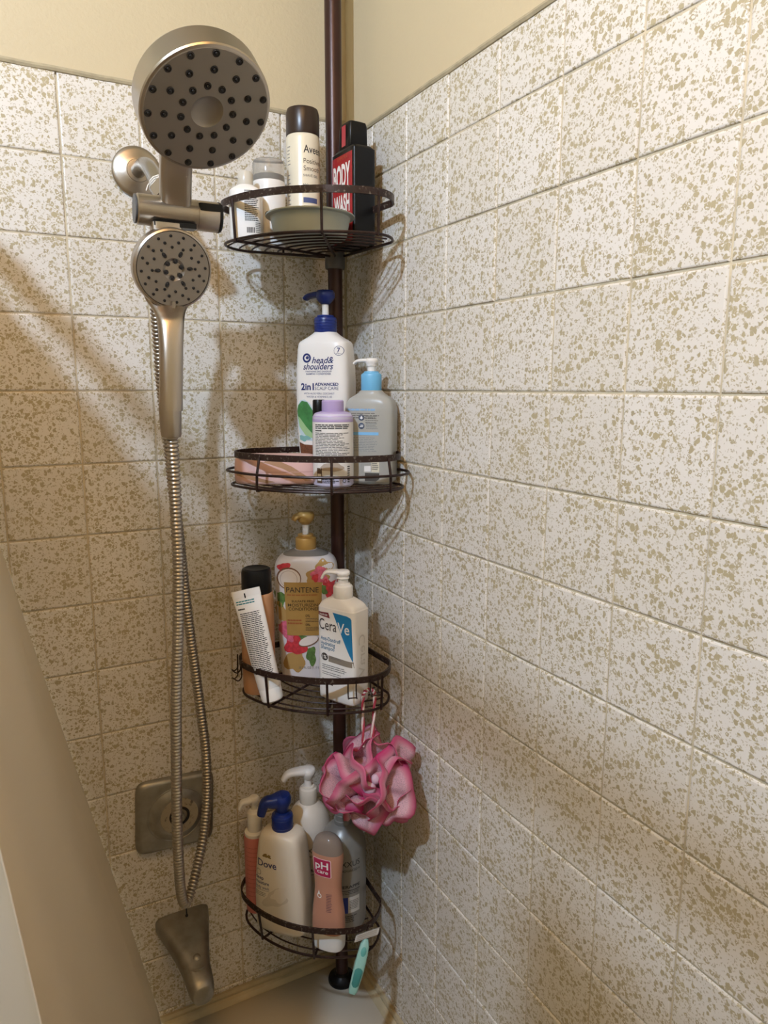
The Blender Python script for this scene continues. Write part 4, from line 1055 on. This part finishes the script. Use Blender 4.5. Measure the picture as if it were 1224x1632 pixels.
    a = Vector((-.0985, -.2665, -.8625)); b = Vector((-.1330, -.2850, -.9330))
    d = (b - a).normalized(); fr = Vector((-.473, -.881, 0)); fr = (fr - d * fr.dot(d)).normalized(); sx = d.cross(fr)
    TE = mat('teal_plastic', '5fa8a0', .4); TE2 = mat('dark_teal_grip', '3f8580', .5); TEL = mat('pale_teal_plastic', '93c4ba', .4)
    path = [a + d * (b - a).length * k / 16 + fr * (.004 * sin(pi * k / 16)) for k in range(17)]
    def bar(w0, h0, off, rng, m_, nm):
        mb = MB(); seg = 20; n = len(rng)
        for j, i in enumerate(rng):
            f = i / 16; w_ = w0 * (.0066 + .0018 * sin(pi * min(1, f * 1.1)) - .0015 * (f < .12) + .0006 * f); e = .72 if j in (0, n - 1) else 1.
            for k in range(seg):
                th = 2 * pi * k / seg; c_, s_ = cos(th), sin(th)
                mb.v.append(path[i] + fr * off + sx * w_ * e * math.copysign(abs(c_) ** .7, c_) + fr * h0 * e * math.copysign(abs(s_) ** .7, s_) - O)
        for i in range(n - 1):
            for k in range(seg):
                l = (k + 1) % seg; mb.f.append((i * seg + k, i * seg + l, (i + 1) * seg + l, (i + 1) * seg + k))
        mb.f += [tuple(range(seg - 1, -1, -1)), tuple((n - 1) * seg + k for k in range(seg))]
        return mb.build(nm, m_, t, ang=60)
    bar(1., .0050, 0, list(range(17)), TEL, 'handle'); bar(.82, .0050, .0012, list(range(8, 15)), TE2, 'grip_pad'); bar(.6, .0042, .0018, list(range(2, 6)), TE, 'grip_pad')
    hx = (Vector((.881, -.473, 0)) * .93 + Vector((0, 0, .36))).normalized(); hc = a - d * .006 + fr * .001 - O
    rotm = Matrix((hx, d.cross(hx).normalized(), d)).transposed()
    MB().box(hc, (.040, .009, .010), rotm).build('blade_head', mat('razor_head_grey', 'b9b5ad', .4), t, smooth=False)
    for k in range(3): MB().box(hc + rotm @ Vector((0, .0050, -.003 + .003 * k)), (.034, .0006, .0008), rotm).build('blade', M_NICKEL, t, smooth=False)
shelf_four()


# ---------------- bath puff
def puff():
    C = Vector((-.0865, -.2530, -.594)); hook = Vector((-.0800, -.2420, -.4550))
    t = thing('bath_puff', 'pink mesh bath puff hanging by a striped cord from the third shelf', 'bath puff', C); PS = 1.07
    m = bpy.data.materials.new('pink_mesh'); m.use_nodes = True; nt = m.node_tree; N = nt.nodes; K = nt.links.new; b = N['Principled BSDF']
    at = N.new('ShaderNodeAttribute'); at.attribute_name = 'edge'
    mx = N.new('ShaderNodeMix'); mx.data_type = 'RGBA'; mx.inputs[6].default_value = lin('f8d3dc') + (1,); mx.inputs[7].default_value = lin('dd2f80') + (1,)
    K(at.outputs['Fac'], mx.inputs[0]); K(mx.outputs[2], b.inputs['Base Color']); b.inputs['Roughness'].default_value = .55
    tl = N.new('ShaderNodeBsdfTranslucent'); K(mx.outputs[2], tl.inputs[0])
    m1 = N.new('ShaderNodeMixShader'); m1.inputs[0].default_value = .5; K(b.outputs[0], m1.inputs[1]); K(tl.outputs[0], m1.inputs[2])
    tp = N.new('ShaderNodeBsdfTransparent'); m2 = N.new('ShaderNodeMixShader')
    tc = N.new('ShaderNodeTexCoord'); vo = N.new('ShaderNodeTexVoronoi'); vo.inputs['Scale'].default_value = 900; K(tc.outputs['Object'], vo.inputs['Vector'])
    mr = N.new('ShaderNodeMapRange'); mr.inputs[1].default_value = .25; mr.inputs[2].default_value = .5; mr.inputs[3].default_value = .55; mr.inputs[4].default_value = .12; K(vo.outputs['Distance'], mr.inputs[0])
    sb = N.new('ShaderNodeMath'); sb.operation = 'SUBTRACT'; K(mr.outputs[0], sb.inputs[0]); K(at.outputs['Fac'], sb.inputs[1]); sb.use_clamp = True
    K(sb.outputs[0], m2.inputs[0]); K(m1.outputs[0], m2.inputs[1]); K(tp.outputs[0], m2.inputs[2]); K(m2.outputs[0], N['Material Output'].inputs[0])
    rg = random.Random(11)
    view = Vector((-.43, -.82, .38)).normalized()
    dirs = []
    for i in range(11):
        while True:
            d = Vector((rg.gauss(0, 1), rg.gauss(0, 1), rg.gauss(0, 1))).normalized()
            if d.dot(view) > -.35 and all(d.angle(e) > .75 for e in dirs): break
            if rg.random() < .02: break
        dirs.append(d)
    for i, d in enumerate(dirs):
        t1 = d.orthogonal().normalized(); t2 = d.cross(t1); R = rg.uniform(.056, .070); lob = rg.choice((2, 2, 3, 3)); ph = rg.uniform(0, 6.28); lift = rg.uniform(.014, .032); A = rg.uniform(.012, .020)
        nu, nv = 56, 12; vs = []; fs = []; ed = []
        for j in range(nv + 1):
            v = j / nv
            for k in range(nu):
                th = 2 * pi * k / nu
                rr = R * (v ** .8) * (1 + .16 * sin(lob * th + ph) + .06 * sin(7 * th + 2 * ph))
                cup = lift + .022 * v * v + A * v ** 1.3 * sin(lob * th + ph + 1.2) + .005 * v * sin(9 * th + ph)
                curl = -.016 * max(0, v - .78) / .22
                p = ((t1 * cos(th) + t2 * sin(th)) * rr * .82 + d * (cup + curl)) * PS
                vs.append(p); ed.append(min(1, max(0, (v - .74) / .2)) * .75 + max(0, -.25 * sin(lob * th + ph + 1.2)) * v + (.35 if v < .12 else 0))
        for j in range(nv):
            for k in range(nu):
                l = (k + 1) % nu; fs.append((j * nu + k, j * nu + l, (j + 1) * nu + l, (j + 1) * nu + k))
        o = MB().add(vs, fs).build('ruffle', m, t, ang=180)
        a = o.data.attributes.new('edge', 'FLOAT', 'POINT'); a.data.foreach_set('value', [min(1., max(0., x)) for x in ed])
        sd = o.modifiers.new('thick', 'SOLIDIFY'); sd.thickness = .0007
    # soap ball knots at the heart of the puff
    for p, r in ((view * .052 + Vector((.002, 0, -.010)), .010), (view * .046 + Vector((.010, -.004, .004)), .008)):
        MB().lathe([(r * sin(a * pi / 12) + .0001, -r * cos(a * pi / 12)) for a in range(13)], 20, p).build('knot', mat('pale_lilac_knot', 'd0b4c4', .5), t)
    # striped cord
    top = hook - C; L = Vector((-.0075, .0035, .052)); Rr = Vector((.004, -.002, .050))
    cp = smooth_path([L, top + Vector((-.0085, .0045, -.020)), top + Vector((-.0065, .0035, -.004)), top + Vector((0, 0, .0015)), top + Vector((.0060, -.0030, -.002)), top + Vector((.0075, -.004, -.018)), Rr], 22)
    for s_, m_ in ((0, mat('cord_red', 'a83a4a', .7)), (pi, mat('cord_white', 'e3cdc8', .7))):
        pts = []
        for i, p in enumerate(cp):
            tg = (cp[min(i + 1, len(cp) - 1)] - cp[max(i - 1, 0)]).normalized(); n1 = (Vector((.473, .881, .02)) - tg * tg.dot(Vector((.473, .881, .02)))).normalized(); n2 = tg.cross(n1)
            a = i * .42 + s_; pts.append(p + (n1 * cos(a) + n2 * sin(a)) * .0011)
        MB().tube(pts, .0019, 7).build('cord_strand', m_, t)
puff()
